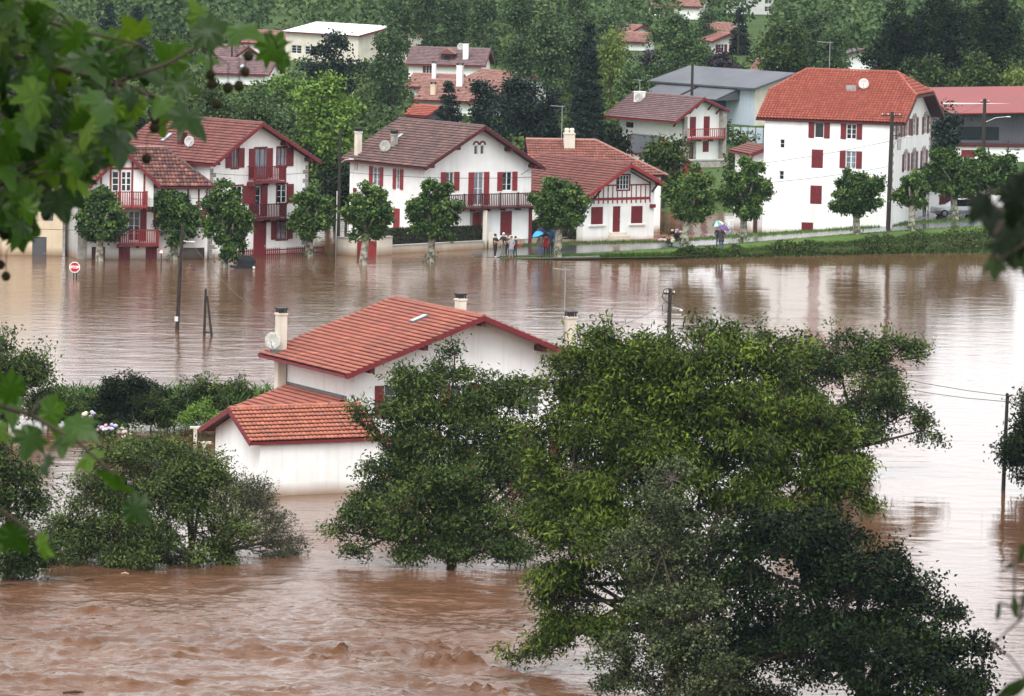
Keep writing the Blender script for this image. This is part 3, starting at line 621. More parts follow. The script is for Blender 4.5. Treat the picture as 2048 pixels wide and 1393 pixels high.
# ------------------------------------------------------------------ three-storey house with two balconies
TH = House('balcony_house', 'tall white gabled house with two red balconies and red brown roof', 'house', -22.39, 439.20, .76, 9.59, 10.71, -1.2, 6.98, 6.93, 9.90, .46, .36, .59, .76, .4, roof=M['tile_red'])
TH.window('front', 2.05, 6.60, .62, 1.44, fr=M['red'], sw=.6, rows=1, surround=M['red'], glass=M['glass_net']); TH.window('front', 4.34, 5.80, 1.08, 2.18, fr=M['wood_brown'], rows=1, sw=.62, surround=M['red'], glass=M['glass_net']); TH.window('front', 6.50, 6.58, .88, 1.40, fr=M['red'], rows=2, sh='R', sw=.7, surround=M['red'], glass=M['glass_net'])
TH.balcony('front', 3.6, 5.55, 3.1, 1.15, .8, M['red'], .16, 3.0)
TH.window('front', 2.2, 3.85, .95, 1.40, sh='R', sw=.62, surround=M['red']); TH.window('front', 4.4, 3.05, 1.1, 2.15, rows=3, sh='L', sw=.6, surround=M['red']); link('shutter', [o for o in bpy.data.objects if o.name.startswith('shutter') and o.parent and o.parent.parent == TH.root][-1].data, TH.root, mtx=TH.W('front', 4.95, 3.05, .01))
TH.window('front', 6.55, 3.86, .95, 1.40, sh='R', sw=.65, surround=M['red'])
TH.balcony('front', 3.9, 2.82, 2.9, 1.1, .8, M['redwood'], .16, 2.8)
TH.door('front', 4.30, -1.0, 1.3, 3.6); TH.window('front', 6.57, 1.17, 1.0, 1.40, fr=M['red'], rows=3, sw=.56, surround=M['red'], glass=M['glass_net']); TH.window('front', 1.9, 1.17, 1.0, 1.40, sw=.5, surround=M['red'])
TH.finish()
for x, zz in ((.25, TH.zl(.25)), (2.1, TH.zl(2.1)), (6.9, TH.zr(6.9)), (9.3, TH.zr(9.3))): MB().box(x - .11, -.72, zz - .46, x + .11, .02, zz - .2).build('purlin', M['redwood'], TH.root)
qm = cached('quoin_s', lambda: MB().box(0, -.03, 0, .30, .02, .30).mesh('quoin', [M['stone']])); ql = cached('quoin_l', lambda: MB().box(0, -.03, 0, .55, .02, .30).mesh('quoin', [M['stone']]))
def quoins(h, side, u, z0, z1, flip=False):
    z = z0; k = 0
    while z < z1:
        me, ww = ((qm, .30), (ql, .55))[k % 2]; link('quoin', me, h.root, mtx=h.W(side, u - ww if flip else u, z)); z += .33; k += 1
quoins(TH, 'front', -.02, -.3, 6.6); quoins(TH, 'front', 9.61, -.3, 6.6, True)
dish(TH.root, (.9, 3.6, TH.zl(.9) + .6), .42, -.2, .25, M['metal_white']); TH.chimney(1.5, 5.0, 6.5, TH.zl(1.5) + .85, .5, M['redwood'], cap=False)
TH.skylight(1.9, 7.2, .45, 1.1)
fence = thing('picket_fence', 'low red picket fence at the foot of the tall balcony house', 'fence', TH.world(0, -1.0, 0), .76)
pk = MB().prism([(0, -.6), (.085, -.6), (.085, .60), (.042, .66), (0, .60)], lambda p: (p[0], 0, p[1]), lambda p: (p[0], .025, p[1])).mesh('picket', [M['red']])
MB().box(1.6, .026, .12, 10.4, .06, .2).box(1.6, .026, .46, 10.4, .06, .54).build('rail', M['red'], fence)
k = 1.6
while k < 10.4:
    if not 6.1 < k < 6.7: link('picket', pk, fence, loc=(k, 0, 0))
    k += .19

# ------------------------------------------------------------------ half-timbered house at the left
HT = House('timbered_house', 'half timbered white house with dark red beams and wavy tiled roof', 'house', -31.75, 435.9, .26, 9.6, 5.2, -1.2, 5.5, 5.5, 8.0, roof=M['tile_wavy'])
R0 = HT; HT.tops = {'front': [(0, 5.2), (9.6, 5.2)], 'left': [(0, 5.2), (2.6, 7.9), (5.2, 5.2)], 'right': [(0, 5.2), (5.2, 5.2)], 'back': [(0, 5.2), (9.6, 5.2)]}
HT.window('front', 3.7, 1.35, .85, 2.2, sh='R', sw=.48, rows=4); HT.window('front', 6.0, 2.35, .9, 1.3, sw=.45); HT.window('front', 8.2, 2.35, .8, 1.3, sh='R', sw=.45)
HT.window('front', 1.5, 1.35, .85, 2.2, sh='LR', sw=.45, rows=4)
HT.window('front', 3.0, -.15, .85, 1.05, sh='C'); HT.window('front', 5.0, -.15, .85, 1.05, sh='C'); HT.door('front', 1.0, -1.0, 1.0, 1.9, M['wood_brown'])
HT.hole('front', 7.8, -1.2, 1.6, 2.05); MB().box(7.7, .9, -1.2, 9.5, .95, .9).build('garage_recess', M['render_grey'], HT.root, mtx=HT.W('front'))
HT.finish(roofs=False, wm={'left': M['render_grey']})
e = .45; zb_ = 5.35; rz_ = 8.05; dy = 2.6 + e; Lv = math.hypot(dy, rz_ - zb_)
# main slope towards the water with a hipped right end, its back, and the hip
slope(HT.root, (-.3, -e, zb_), (1, 0, 0), (0, dy, rz_ - zb_), 10.35, Lv, M['tile_wavy'], .26, .36, 4, .075, poly=[(0, 0), (10.35, 0), (7.1, Lv), (0, Lv)])
slope(HT.root, (10.05, 5.2 + e, zb_), (-1, 0, 0), (0, -dy, rz_ - zb_), 10.35, Lv, M['tile_wavy'], .26, .36, 3, .06, poly=[(0, 0), (10.35, 0), (10.35, Lv), (3.25, Lv)])
hv = Vector((-3.25, 0, rz_ - zb_)); slope(HT.root, (10.05, -e, zb_), (0, 1, 0), hv, 2 * dy, hv.length, M['tile_wavy'], .26, .36, 3, .06, poly=[(0, 0), (2 * dy, 0), (dy, hv.length)])
ridge_caps(HT.root, (-.3, 2.6, rz_ + .04), (6.8, 2.6, rz_ + .04), M['tile_pale']); ridge_caps(HT.root, (10.05, -e, zb_ + .04), (6.8, 2.6, rz_ + .04), M['tile_wavy'])
MB().beam((5.8, -e - .02, zb_ - .08), (10.05, -e - .02, zb_ - .08), .06, .14).build('gutter', M['redwood'], HT.root)
# cross gable
gx0, gx1, gy = .55, 5.75, -.62; gm = (gx0 + gx1) / 2; gz0, gz1 = 5.45, 7.98
mb = MB(); mb.prism([(gx0 + .35, 3.9), (gx1 - .35, 3.9), (gx1 - .35, gz0 + .25), (gm, gz1 - .2), (gx0 + .35, gz0 + .25)], lambda p: (p[0], gy, p[1]), lambda p: (p[0], .6, p[1])); mb.build('gable', M['render'], HT.root)
for sx in (1, -1):
    v = Vector((sx * (gm - gx0), 0, gz1 - gz0)); P = (gx0 if sx > 0 else gx1, 3.0 if sx > 0 else gy - .5, gz0)
    slope(HT.root, P, (0, -sx, 0), v, 3.0 - gy + .5, v.length, M['tile_wavy'], .26, .36, 4, .07)
    MB().beam((P[0], gy - .53, gz0 - .1), (gm, gy - .53, gz1 - .1), .05, .2).build('bargeboard', M['red'], HT.root)
gW = Matrix.Translation((0, gy, 0))
def gwin(x, w):
    o = MB().box(x, -.04, 5.0, x + w, -.005, 6.5).build('window', M['white_paint'], HT.root, mtx=gW)
    for i in range(2 if w > .7 else 1):
        n = 2 if w > .7 else 1
        for r in range(3): MB().box(x + .06 + i * w / n, -.05, 5.08 + r * .47, x + w / n - .06 + i * w / n, -.041, 5.08 + r * .47 + .40).build('pane', M['glass'], o)
gwin(2.3, .5); gwin(2.98, .72)
for x in (1.5, 2.2, 2.89, 3.8, 4.7): MB().box(x - .06, -.06, 3.95, x + .06, .0, min(gz1 - .4, gz0 + .2 + (2.25 - abs(x - gm)) * 1.1)).build('timber', M['red_bright'], HT.root, mtx=gW)
MB().box(1.75, -.065, 6.62, 4.55, .0, 6.76).build('timber', M['red_bright'], HT.root, mtx=gW)
HT.balcony('front', 1.3, 3.95, 3.5, 1.1, 1.45, M['red_bright'], .16, 1.1); HT.balcony('front', 2.9, 1.15, 2.9, 1.1, .85, M['red_bright'], .16, 1.5)
for x in (5.2, 6.15, 7.1, 8.1, 8.9, 9.5): HT.beam('front', x, 3.6, x, 5.15, .12, M['red'])
HT.beam('front', 4.9, 3.95, 9.55, 3.95, .10, M['red_bright']); HT.beam('front', 4.6, 3.55, 9.55, 3.55, .14, M['red_bright'])
for k in range(7): HT.beam('front', 6.3 + k * .5, 3.6, 6.3 + k * .5, 3.9, .1, M['red_bright'])
HT.chimney(1.2, 2.3, 7.2, 8.9, .45, M['tile_garage'], cap=False)
MB().box(-.05, -.05, -1.2, .62, .0, 4.4).build('corner_pier', M['stone'], HT.root)
dish(HT.root, (6.2, -.3, 2.3), .36, .1, .3, M['metal_white'], .2)

BG = House('beige_house', 'beige rendered building with grey doors at the left edge', 'house', -41.2, 438.2, .10, 8.1, 8, -1.2, 5.6, 5.6, 7.6, wall=M['beige'], roof=M['tile_red'])
BG.door('front', 5.9, -1.0, 1.05, 2.35, M['clad_dark']); BG.window('front', 6.7, 2.55, .7, 1.2, sh='C', sm=M['clad_dark']); BG.window('front', 3.0, 2.55, .8, 1.2, sm=M['clad_dark']); BG.finish()

# ------------------------------------------------------------------ timbered cottage by the road
CO = House('timbered_cottage', 'small white cottage with red half timbered gable beside the wet road', 'house', 5.29, 460.54, .595, 6.64, 11.12, .1, 3.72, 4.56, 6.22, .57, .41, .61, .86, .4, roof=M['tile_red'], trim=M['red_bright'], tw=.25, te=.33)
CO.window('front', 3.12, 4.2, 1.1, 1.1, fr=M['white_paint'], cols=4, rows=3, sh='', surround=M['red'])
for u, w_ in ((.70, 1.11), (4.47, 1.08)):
    CO.window('front', u, 1.56, w_, 1.34, sh='C'); MB().box(u - .22, -.12, 1.40, u + w_ + .22, .02, 1.52).build('sill', M['white_paint'], CO.root, mtx=CO.W('front'))
CO.door('front', 2.75, .92, .72, 2.0)
for k, (dd, zz) in enumerate(((.95, .45), (.68, .68), (.40, .91))): MB().box(2.2 + .12 * k, -dd, .1, 4.1 - .12 * k, 0, zz).build('step', M['render_cream'], CO.root, mtx=CO.W('front'))
CO.beam('front', .35, 3.5, 6.22, 3.5, .2); CO.beam('front', 1.85, 4.55, 3.02, 4.55, .11); CO.beam('front', 4.3, 4.55, 6.2, 4.55, .11)
for k in range(13):
    u = .93 + k * .44
    zt_ = min(4.5, CO.zl(u) - .25) if not 3.0 < u < 4.32 else 4.1
    CO.beam('front', u, 3.58, u, zt_, .07); CO.beam('front', u, 3.15, u, 3.4, .07, pro=.07, name='stub')
CO.beam('front', 6.2, 3.3, 6.2, 4.8, .1); CO.beam('front', 4.3, 5.6, 6.2, 4.65, .1)
MB().box(6.2, -.25, 2.75, 6.62, .0, 3.02).build('corbel', M['red'], CO.root, mtx=CO.W('front'))
CO.finish()
for x, zz in ((1.0, CO.zl(1.0)), (6.4, CO.zr(6.4))): MB().beam((x, -.8, zz - .3), (x, 0, zz - 1.0), .1, .12).build('brace', M['redwood'], CO.root)
# building with hipped roof behind the cottage
HB = House('hipped_house', 'low white house with hipped russet roof and big white chimney behind the cottage', 'house', 1.6, 475.0, .1, 10.0, 7.0, -.5, 4.6, 4.6, 6.9, roof=M['tile_russet'])
HB.tops = {k: [(0, 4.4), (20, 4.4)] for k in ('front', 'left', 'right', 'back')}; HB.finish(roofs=False)
LU = 11.0; DV = 4.0; Lv = math.hypot(DV, 2.5)
slope(HB.root, (-.5, -.5, 4.55), (1, 0, 0), (0, DV, 2.5), LU, Lv, M['tile_russet'], .25, .34, 3, .05, poly=[(0, 0), (LU, 0), (5.6, Lv), (.0, Lv)])
slope(HB.root, (10.5, 7.5, 4.55), (-1, 0, 0), (0, -DV, 2.5), LU, Lv, M['tile_russet'], .25, .34, 3, .05, poly=[(0, 0), (LU, 0), (LU, Lv), (5.4, Lv)])
hv = Vector((-5.4, 0, 2.5)); slope(HB.root, (10.5, -.5, 4.55), (0, 1, 0), hv, 2 * DV, hv.length, M['tile_russet'], .25, .34, 3, .05, poly=[(0, 0), (2 * DV, 0), (DV, hv.length)])
ridge_caps(HB.root, (-.5, 3.5, 7.09), (5.1, 3.5, 7.09), M['tile_pale']); ridge_caps(HB.root, (10.5, -.5, 4.6), (5.1, 3.5, 7.09), M['tile_pale'])
p = HB.world(2.9, 2.7); c = HB.chimney(2.9, 2.7, 5.5, zat(p.x, p.y, 266), .85, M['render_cream'], cap=False, d=.7)
for dx in (-.2, .2): MB().lathe([(.17, 0), (.2, .25), (.15, .38)], 10).build('chimney_pot', M['render_cream'], c, loc=(dx, 0, zat(p.x, p.y, 266)))
antenna(HB.root, (2.35, 3.3, 6.8), 3.0, 2.9, 8, .8)

# ------------------------------------------------------------------ tall white building with half-hipped orange roof
WB = House('tall_white_building', 'tall white building with bright orange half hipped roof and red shutters', 'building', 29.63, 472.47, 1.284, 13.82, 10.40, -.3, 9.26, 9.26, 12.94, .5, .13, .13, 1.02, .69, roof=M['tile_orange'])
t_, hin = .55, 2.29; he, hr = 9.26, 12.94; hw = 13.82 / 2 + .13; xc = 13.82 / 2; zc = he + (hr - he) * t_
tp = [(0, he - .12), (hw * t_ - .13, zc - .15), (13.82 - hw * t_ + .13, zc - .15), (13.82, he - .12)]
WB.tops = {'front': tp, 'back': tp, 'left': [(0, he - .1), (20, he - .1)], 'right': [(0, he - .1), (20, he - .1)]}
dk = M['red']
WB.window('left', 4.08, 7.86, .76, 1.24, sw=.48, rows=1, cols=1); WB.window('left', 6.67, 7.86, .81, 1.2, sw=.46); WB.window('left', 3.89, 5.48, .94, 1.47, sh='C')
WB.window('left', 6.67, 5.56, .83, 1.37, sw=.48, glass=M['glass_net']); WB.window('left', 3.86, 2.63, .94, 1.46, sh='C'); WB.window('left', 6.6, 2.63, .9, 1.45, sh='LR', sw=.46); WB.window('left', 3.21, .39, .95, .75, sh='C')
for z in (6.94, 4.44): WB.window('left', 1.29, z, .40, .72, sh='', cols=1, rows=2)
for u, zz, ww in ((1.6, 7.9, 1.2), (4.43, 7.9, 1.3), (7.15, 7.9, 1.3), (11.2, 7.85, 1.2), (4.31, 5.18, 1.3), (7.49, 5.15, 1.1), (10.9, 5.12, 1.3)):
    o = WB.window('front', u, zz, ww, 1.42, sw=.62, glass=M['glass_net'])
    mb = MB()
    for k in range(5): mb.box(-.15 + k * (ww + .2) / 5, -.05, 1.42, -.15 + (k + .7) * (ww + .2) / 5, .02, 1.62 + .16 * (k % 2))
    for k in range(4):
        for x in (-.14, ww): mb.box(x, -.03, .1 + k * .36, x + .14 + .06 * (k % 2), .02, .1 + k * .36 + .3)
    mb.build('stone_surround', M['stone'], o)
WB.finish(roofs=False)
vl = Vector((hw, 0, hr - he)); Lu = 10.4 + 1.02 + .69; Lv = vl.length; B1 = 11.09
pl = [(0, 0), (Lu, 0), (Lu, Lv * t_), (Lu - hin, Lv), (hin, Lv), (0, Lv * t_)]
kw = dict(tw=.27, te=.36, segs=4, amp=.11)
slope(WB.root, (-.13, B1, he), (0, -1, 0), vl, Lu, Lv, M['tile_orange'], poly=pl, **kw)
slope(WB.root, (13.95, -1.02, he), (0, 1, 0), Vector((-hw, 0, hr - he)), Lu, Lv, M['tile_orange'], poly=pl, **kw)
wh = 2 * hw * (1 - t_); hv = Vector((0, hin, hr - zc))
slope(WB.root, (xc - wh / 2, -1.02, zc), (1, 0, 0), hv, wh, hv.length, M['tile_orange'], poly=[(0, 0), (wh, 0), (wh / 2, hv.length)], **kw)
slope(WB.root, (xc + wh / 2, B1, zc), (-1, 0, 0), Vector((0, -hin, hr - zc)), wh, hv.length, M['tile_orange'], poly=[(0, 0), (wh, 0), (wh / 2, hv.length)], **kw)
ridge_caps(WB.root, (xc, hin - 1.02, hr + .08), (xc, B1 - hin, hr + .08), M['tile_orange'])
for y0, y1 in ((-1.02, hin - 1.02), (B1, B1 - hin)):
    for sx in (-1, 1): ridge_caps(WB.root, (xc + sx * wh / 2, y0, zc + .05), (xc, y1, hr + .06), M['tile_orange'], .11)
for sx, x in ((1, -.13), (-1, 13.95)): MB().beam((x, -1.06, he - .12), (x + sx * hw * t_, -1.06, zc - .12), .05, .2).build('bargeboard', M['redwood'], WB.root); MB().beam((x - sx * .05, -1.02, he - .1), (x - sx * .05, B1, he - .1), .09, .14).build('gutter', M['redwood'], WB.root)
MB().beam((xc - wh / 2, -1.06, zc - .1), (xc + wh / 2, -1.06, zc - .1), .05, .18).build('bargeboard', M['redwood'], WB.root)
quoins(WB, 'front', -.02, .3, 8.9); quoins(WB, 'front', 13.84, .3, 8.9, True)
lx = -.13 + hw * .62; dish(WB.root, (lx, 3.4, he + (hr - he) * .62 + .5), .42, 1.281 * -1 - .2, .3, M['metal_white']); MB().box(lx - .25, 4.0, he + (hr - he) * .60, lx + .25, 4.8, he + (hr - he) * .62 + .35).build('vent', M['metal_grey'], WB.root)
antenna(WB.root, (xc, 6.9, hr), 2.3, 1.4, 6, .9)
# low wing at its left end
WG = House('low_wing', 'narrow white outbuilding with brown posts left of the tall white building', 'building', 18.9, 477.0, .26, 1.3, 5, -.5, 6.3, 6.7, 6.9, .9, .5, .1, .4, .2, roof=M['tile_red']); WG.finish()
for x in (.1, .85): MB().box(x, -.12, -.4, x + .3, .0, 2.4).build('timber_post', M['wood_brown'], WG.root)

# ------------------------------------------------------------------ buildings behind
GH = House('stone_corner_house', 'white chalet with stone corners and red balcony behind the avenue', 'house', 15.16, 545.39, .684, 4.67, 9.01, -.5, 5.21, 6.19, 7.34, .40, 1.64, .2, .71, .4, roof=M['tile_mauve'], tw=.2, te=.3, segs=2, amp=.03)
GH.window('front', .77, 3.81, .74, 1.78, sh='C'); GH.window('front', 2.43, 3.80, .74, 1.80, sh='C'); GH.balcony('front', .30, 3.66, 4.1, .88, .8, M['red_bright'], .25, 4.0, thin=.02)
GH.door('front', .73, 1.55, .63, 1.72, M['wood_brown'], surround=M['stone']); GH.window('front', 2.39, 2.35, .73, 1.01, sh='C'); GH.window('left', -.3 + 1.2, 4.2, 1.1, .5, sh='', fr=M['red'])
GH.finish()
MB().box(-.1, -.25, -.5, .28, .02, 5.6).build('stone_pier', M['stone'], GH.root); MB().box(4.3, -.6, -.5, 4.72, .02, 6.1).build('stone_pier', M['stone'], GH.root)
for x in (-1.2, -.3, .7, 1.5, 2.9, 3.9): MB().beam((x, -.66, (GH.zl(x) if x < 1.87 else GH.zr(x)) - .2), (x, 0, (GH.zl(x) if x < 1.87 else GH.zr(x)) - .75), .09, .12).build('brace', M['redwood'], GH.root)
p = GH.world(.9, 7.3); GH.chimney(.9, 7.3, 5.5, zat(p.x, p.y, 183), .75, cap=False); dish(GH.root, (.45, 7.0, zat(p.x, p.y, 196)), .42, -.3, .3); antenna(GH.root, (.9, 7.3, zat(p.x, p.y, 183)), 1.1, 2.5, 5, .5)
sw_ = thing('retaining_wall', 'mossy concrete wall in front of the stone cornered chalet', 'wall', at(1385, 346, 1.0), .5)
MB().box(-1.0, -.3, -2, 3.6, 0, 1.1).build('wall', M['stone'], sw_); MB().box(-1.1, -.36, 1.1, 3.7, .06, 1.22).build('coping', M['kerb'], sw_)
SH = House('red_shed', 'small white building with red boarded front left of the stone cornered chalet', 'building', 12.3, 525.0, .62, 4.6, 3.6, -.5, 3.3, 1.7, 5.0, .03, .1, .3, .25, .3, roof=M['sheet_grey']); SH.wm = M['render']
SH.window('front', .7, 2.2, .9, 1.9, sh='', rows=1, fr=M['metal_grey'], glass=M['glass_net']); SH.window('front', 2.2, 2.2, .9, 1.5, sh='', rows=1, fr=M['metal_grey'], glass=M['glass_net']); SH.finish(wm={'front': M['red_bright']}, tiles=False)
o = MB().box(.75, -.03, .9, 1.5, -.005, 1.9).build('sign', M['red_bright'], SH.root); MB().lathe([(.001, 0), (.16, .01), (.16, .03), (.001, .03)], 10).lathe([(.001, 0), (.22, .01), (.22, .03), (.001, .03)], 10, c=(0, -.3, 0)).build('emblem', mat('yellow_paint', (.75, .35, .02), None), o, loc=(1.1, -.035, 1.55), rot=(math.pi / 2, 0, 0))

def simple(name, label, cat, px, py, z, a, w, d, erow, rrow, roofm, wallm=None, xr=.5, os=.4, of=.5, wins=(), tiles=True, her=None, **kw):
    """background house: its near corner stands at column px, row py; eaves and ridge seen at rows erow and rrow"""
    p = at(px, py, z); he = zat(p.x, p.y, erow); q = p + Vector((math.cos(a) * w * xr, math.sin(a) * w * xr, 0)); hr = zat(q.x, q.y, rrow)
    h = House(name, label, cat, p.x, p.y, a, w, d, z - .6, he, he, hr, xr, os, os, of, .3, wall=wallm, roof=roofm, tw=.3, te=.4, segs=2, amp=.03, **kw)
    for side, u, fz, ww, hh, sh in wins: h.window(side, u, z + (he - z) * fz, ww, hh, sh=sh, sw=ww / 2)
    return h.finish(tiles=tiles, verge=True)
# grey warehouse with blue doors
WA = House('grey_warehouse', 'long grey roofed warehouse with pale blue walls and blue doors', 'warehouse', 24.16, 609.64, .727, 10.28, 14.83, .8, 5.38, 5.9, 6.86, .5, .68, .6, .62, .4, wall=M['clad_blue'], roof=M['sheet_grey'], trim=M['clad_dark'])
for u in (8.2, 2.6): WA.hole('left', u, .8, 2.4, 3.6); MB().box(u, .05, .8, u + 2.4, .1, 4.4).build('door', M['door_blue'], WA.root, mtx=WA.W('left'))
WA.finish(tiles=False, wm={'front': M['render_cream']})
for u in (7.2, 1.2):                                                     # loading canopies
    slope(WA.root, (-3.4, 14.83 - u, 4.15), (0, -1, 0), (3.0, 0, 1.0), 5.4, 3.1, M['sheet_grey'], tiles=False, under=M['sheet_grey'])
    MB().prism([(-3.3, 4.0), (-.02, 4.0), (-.02, 5.0)], lambda q: (q[0], 14.83 - u - 5.3, q[1]), lambda q: (q[0], 14.83 - u - 5.4, q[1])).build('canopy_end', M['clad_dark'], WA.root)
for k in range(28): MB().box(.1 + k * .52, -.03, .8, .1 + k * .52 + .05, -.001, 5.0).build('cladding_rib', M['clad_blue'], WA.root, mtx=WA.W('left')) if not any(u - .1 < .1 + k * .52 < u + 2.45 for u in (8.2, 2.6)) else None
# red-roofed hall at the right edge
p = at(1905, 318, 1.6); RH = House('red_roofed_hall', 'hall with broad red roof and charcoal corrugated front at right', 'building', p.x, p.y, .20, 17, 12, .8, 6.0, 6.0, 7.6, wall=M['clad_dark'], roof=M['sheet_red'], trim=M['red_bright'])
RH.tops = {'front': [(0, 6.0), (17, 6.4)], 'back': [(0, 7.4), (17, 7.4)], 'left': [(0, 7.4), (12, 6.0)], 'right': [(0, 6.4), (12, 7.4)]}; RH.finish(roofs=False)
slope(RH.root, (-.8, -1.4, 5.9), (1, 0, .024), (0, 10, 1.9), 18.6, 10.2, M['sheet_red'], tiles=False, under=M['sheet_red']); slope(RH.root, (17.8, 13, 7.2), (-1, 0, -.02), (0, -5, .65), 18.6, 5.0, M['sheet_red'], tiles=False, under=M['sheet_red'])
for k in range(34): MB().box(5.0 + k * .36, -.04, 3.2, 5.0 + k * .36 + .16, .0, 5.9).build('corrugation', M['clad_dark'], RH.root)
MB().box(.4, -.05, 3.4, 4.4, 0, 4.6).build('window', M['glass'], RH.root); MB().box(-.5, -2.6, .8, 17, -.4, 2.9).build('front_block', M['render'], RH.root); MB().box(-.7, -2.8, 2.9, 17.2, -.3, 3.1).build('parapet', M['redwood'], RH.root)
for k in range(3): MB().box(-2.9 + k * 1.5, -2.65, 1.9, -1.6 + k * 1.5, -2.59, 2.6).build('window', M['red'], RH.root) if k > 1 else None
MB().box(-.8 + .1, 2, 6.58, 9, 2.12, 6.70).build('roof_strip', M['sheet_white'], RH.root)
# low white block behind the parked car
p = at(1862, 428, 1.25); LB = thing('low_block', 'low white block with a long red window behind the parked car', 'building', (p.x, p.y + 2, 1.2), .15)
MB().box(0, 0, -.5, 9, 4, 1.9).build('wall', M['render'], LB); MB().box(.8, -.04, .6, 4.4, 0, 1.5).build('window', M['redwood'], LB); MB().box(-.2, -.3, 1.9, 9.2, 4.2, 2.15).build('roof', M['metal_grey'], LB)
# left background
PW = simple('pale_barn', 'large barn with pale sheet roof beyond the dark round tree', 'barn', 716, 130, 1.5, .8, 11, 12.8, 71, 52, M['sheet_white'], M['render_cream'], tiles=False, wins=[('left', 1.0, .25, 1.8, 1.0, ''), ('left', 3.4, .25, 1.8, 1.0, ''), ('left', 9.0, .55, 1.8, .9, '')])
simple('red_roofed_house', 'house with salmon red roof left of the pale roofed barn', 'house', 561, 116, 1.5, 1.0, 6.5, 5.6, 89, 64, M['tile_pale'], wins=[('front', 2.4, .4, .9, 1.0, 'LR')])
simple('brown_roofed_house', 'house with mauve roof and small gable at the far left', 'house', 464, 140, 1.5, .75, 4.2, 4.2, 117, 93, M['tile_mauve'], wins=[('front', 1.5, .8, .4, .8, ''), ('front', 2.3, .8, .4, .8, '')])
simple('low_brown_house', 'low brown roofed house with two skylights at the far left', 'house', 530, 172, 1.5, 1.35, 6.5, 6, 150, 119, M['tile_mauve']).skylight(1.2, 3.0, .5, .8)
DH = simple('dormer_house', 'long white house with mauve roof and a dormer', 'house', 962, 168, 1.5, 1.45, 8.0, 8.4, 132, 98, M['tile_mauve'], os=.5, wins=[('left', 2, .5, .7, .9, 'LR')])
zd = DH.zl(1.6); dm = MB().box(.7, 3.4, zd - .9, 2.6, 4.7, zd + .45).build('dormer', M['redwood'], DH.root); MB().prism([(3.1, zd + .4), (5.0, zd + .4), (4.05, zd + 1.0)], lambda q: (.4, q[0], q[1]), lambda q: (3.4, q[0], q[1])).build('dormer_roof', M['tile_red'], dm); MB().box(.66, 3.7, zd - .7, .70, 4.4, zd + .2).build('pane', M['glass'], dm)
DH.chimney(1.3, 2.0, zd - .8, zd + 1.6, .6); dish(DH.root, (1.2, 2.6, zd + 1.2), .42, -1.4, .3)
H2 = simple('hipped_cottage', 'cottage with weathered pink roof and twin chimneys amid the conifers', 'house', 985, 236, 1.4, 1.32, 9, 8, 205, 164, M['tile_pale'], os=.6); H2.chimney(.9, 6.6, H2.hel - .3, H2.hel + 1.6, .5, M['beige']); H2.chimney(3.2, 4.4, H2.hel + .6, H2.hr + 1.6, .6)
H3 = simple('pink_roofed_cottage', 'small cottage with pinkish roof above the twin chimney cottage', 'house', 905, 198, 1.5, 1.35, 7, 5, 176, 150, M['tile_pale'], os=.5); H3.chimney(2.0, 2.6, H3.hel, H3.hr + 1.2, .4)
H5 = simple('ridge_cottage', 'cottage whose pink gabled roof rises right of the twin chimney cottage', 'house', 1002, 218, 1.4, .7, 6.5, 7, 172, 146, M['tile_pale'], os=.5)
simple('orange_shed', 'low shed with vivid orange roof behind the brown roofed house', 'shed', 850, 268, .8, .9, 3.6, 2.6, 232, 213, M['tile_orange'], M['clad_dark'])
simple('slate_shed', 'dark shed with slate coloured roof beside the bright green tree', 'shed', 905, 268, .8, 1.35, 3, 5.5, 252, 240, M['sheet_grey'], M['clad_blue'], tiles=False)
# right background
simple('chalet', 'small timbered chalet among the far trees above the grey warehouse', 'house', 1425, 110, 1.5, .35, 4.4, 6, 83, 67, M['tile_pale'], wins=[('front', .8, .15, .8, 1.1, 'LR'), ('front', 2.7, .15, .8, 1.1, 'LR')])
simple('far_red_roof', 'far house with dusty red roof above the timbered chalet', 'house', 1462, 92, 1.5, 1.3, 6.5, 4.2, 67, 47, M['tile_pale'])
simple('russet_house', 'far house with dusty red roof left of the round tree', 'house', 1290, 102, 1.5, 1.3, 5, 3.8, 85, 66, M['tile_pale']); simple('russet_gable', 'gabled wing of the far russet house, above its roof', 'house', 1262, 92, 1.5, .7, 3.2, 4, 64, 51, M['tile_pale'])
simple('top_house', 'far house with red hipped roof at the top edge of the view', 'house', 1398, 40, 1.5, 1.3, 7, 8, 14, -10, M['tile_pale'], wins=[('left', 1, .3, 1, 1.0, 'LR')])
simple('far_white_house', 'bright white far house at the top edge of the view', 'house', 1478, 29, 1.5, .3, 6.0, 6, -10, -24, M['tile_pale'], wins=[('front', .5, .45, .7, .8, ''), ('front', 2.0, .5, 1.2, .5, ''), ('front', 4.2, .55, 1.2, .6, ''), ('front', 4.2, .15, 1.2, .8, ''), ('front', .6, .05, .7, .8, '')])
simple('small_white_house', 'small white house with one dark window before the dark wood', 'house', 1697, 145, 1.5, .15, 3.6, 4, 107, 98, M['sheet_grey'], wins=[('front', 1.7, .35, .8, .8, '')], tiles=False)
PK = simple('pink_hall', 'low hall with pink roof and white skylight behind the grey warehouse', 'building', 1612, 168, 1.5, 1.3, 8, 6.6, 147, 121, M['tile_pale'], M['render'])
sl_ = (PK.hr - PK.hel) / (PK.x0 + PK.osl); MB().box(-1.0, -1.3, 0, 1.0, 1.3, .14).build('skylight', M['sheet_white'], PK.root, mtx=Matrix.Translation((1.4, 3.2, PK.zl(1.4) + .08)) @ Matrix.Rotation(-math.atan(sl_), 4, 'Y'))
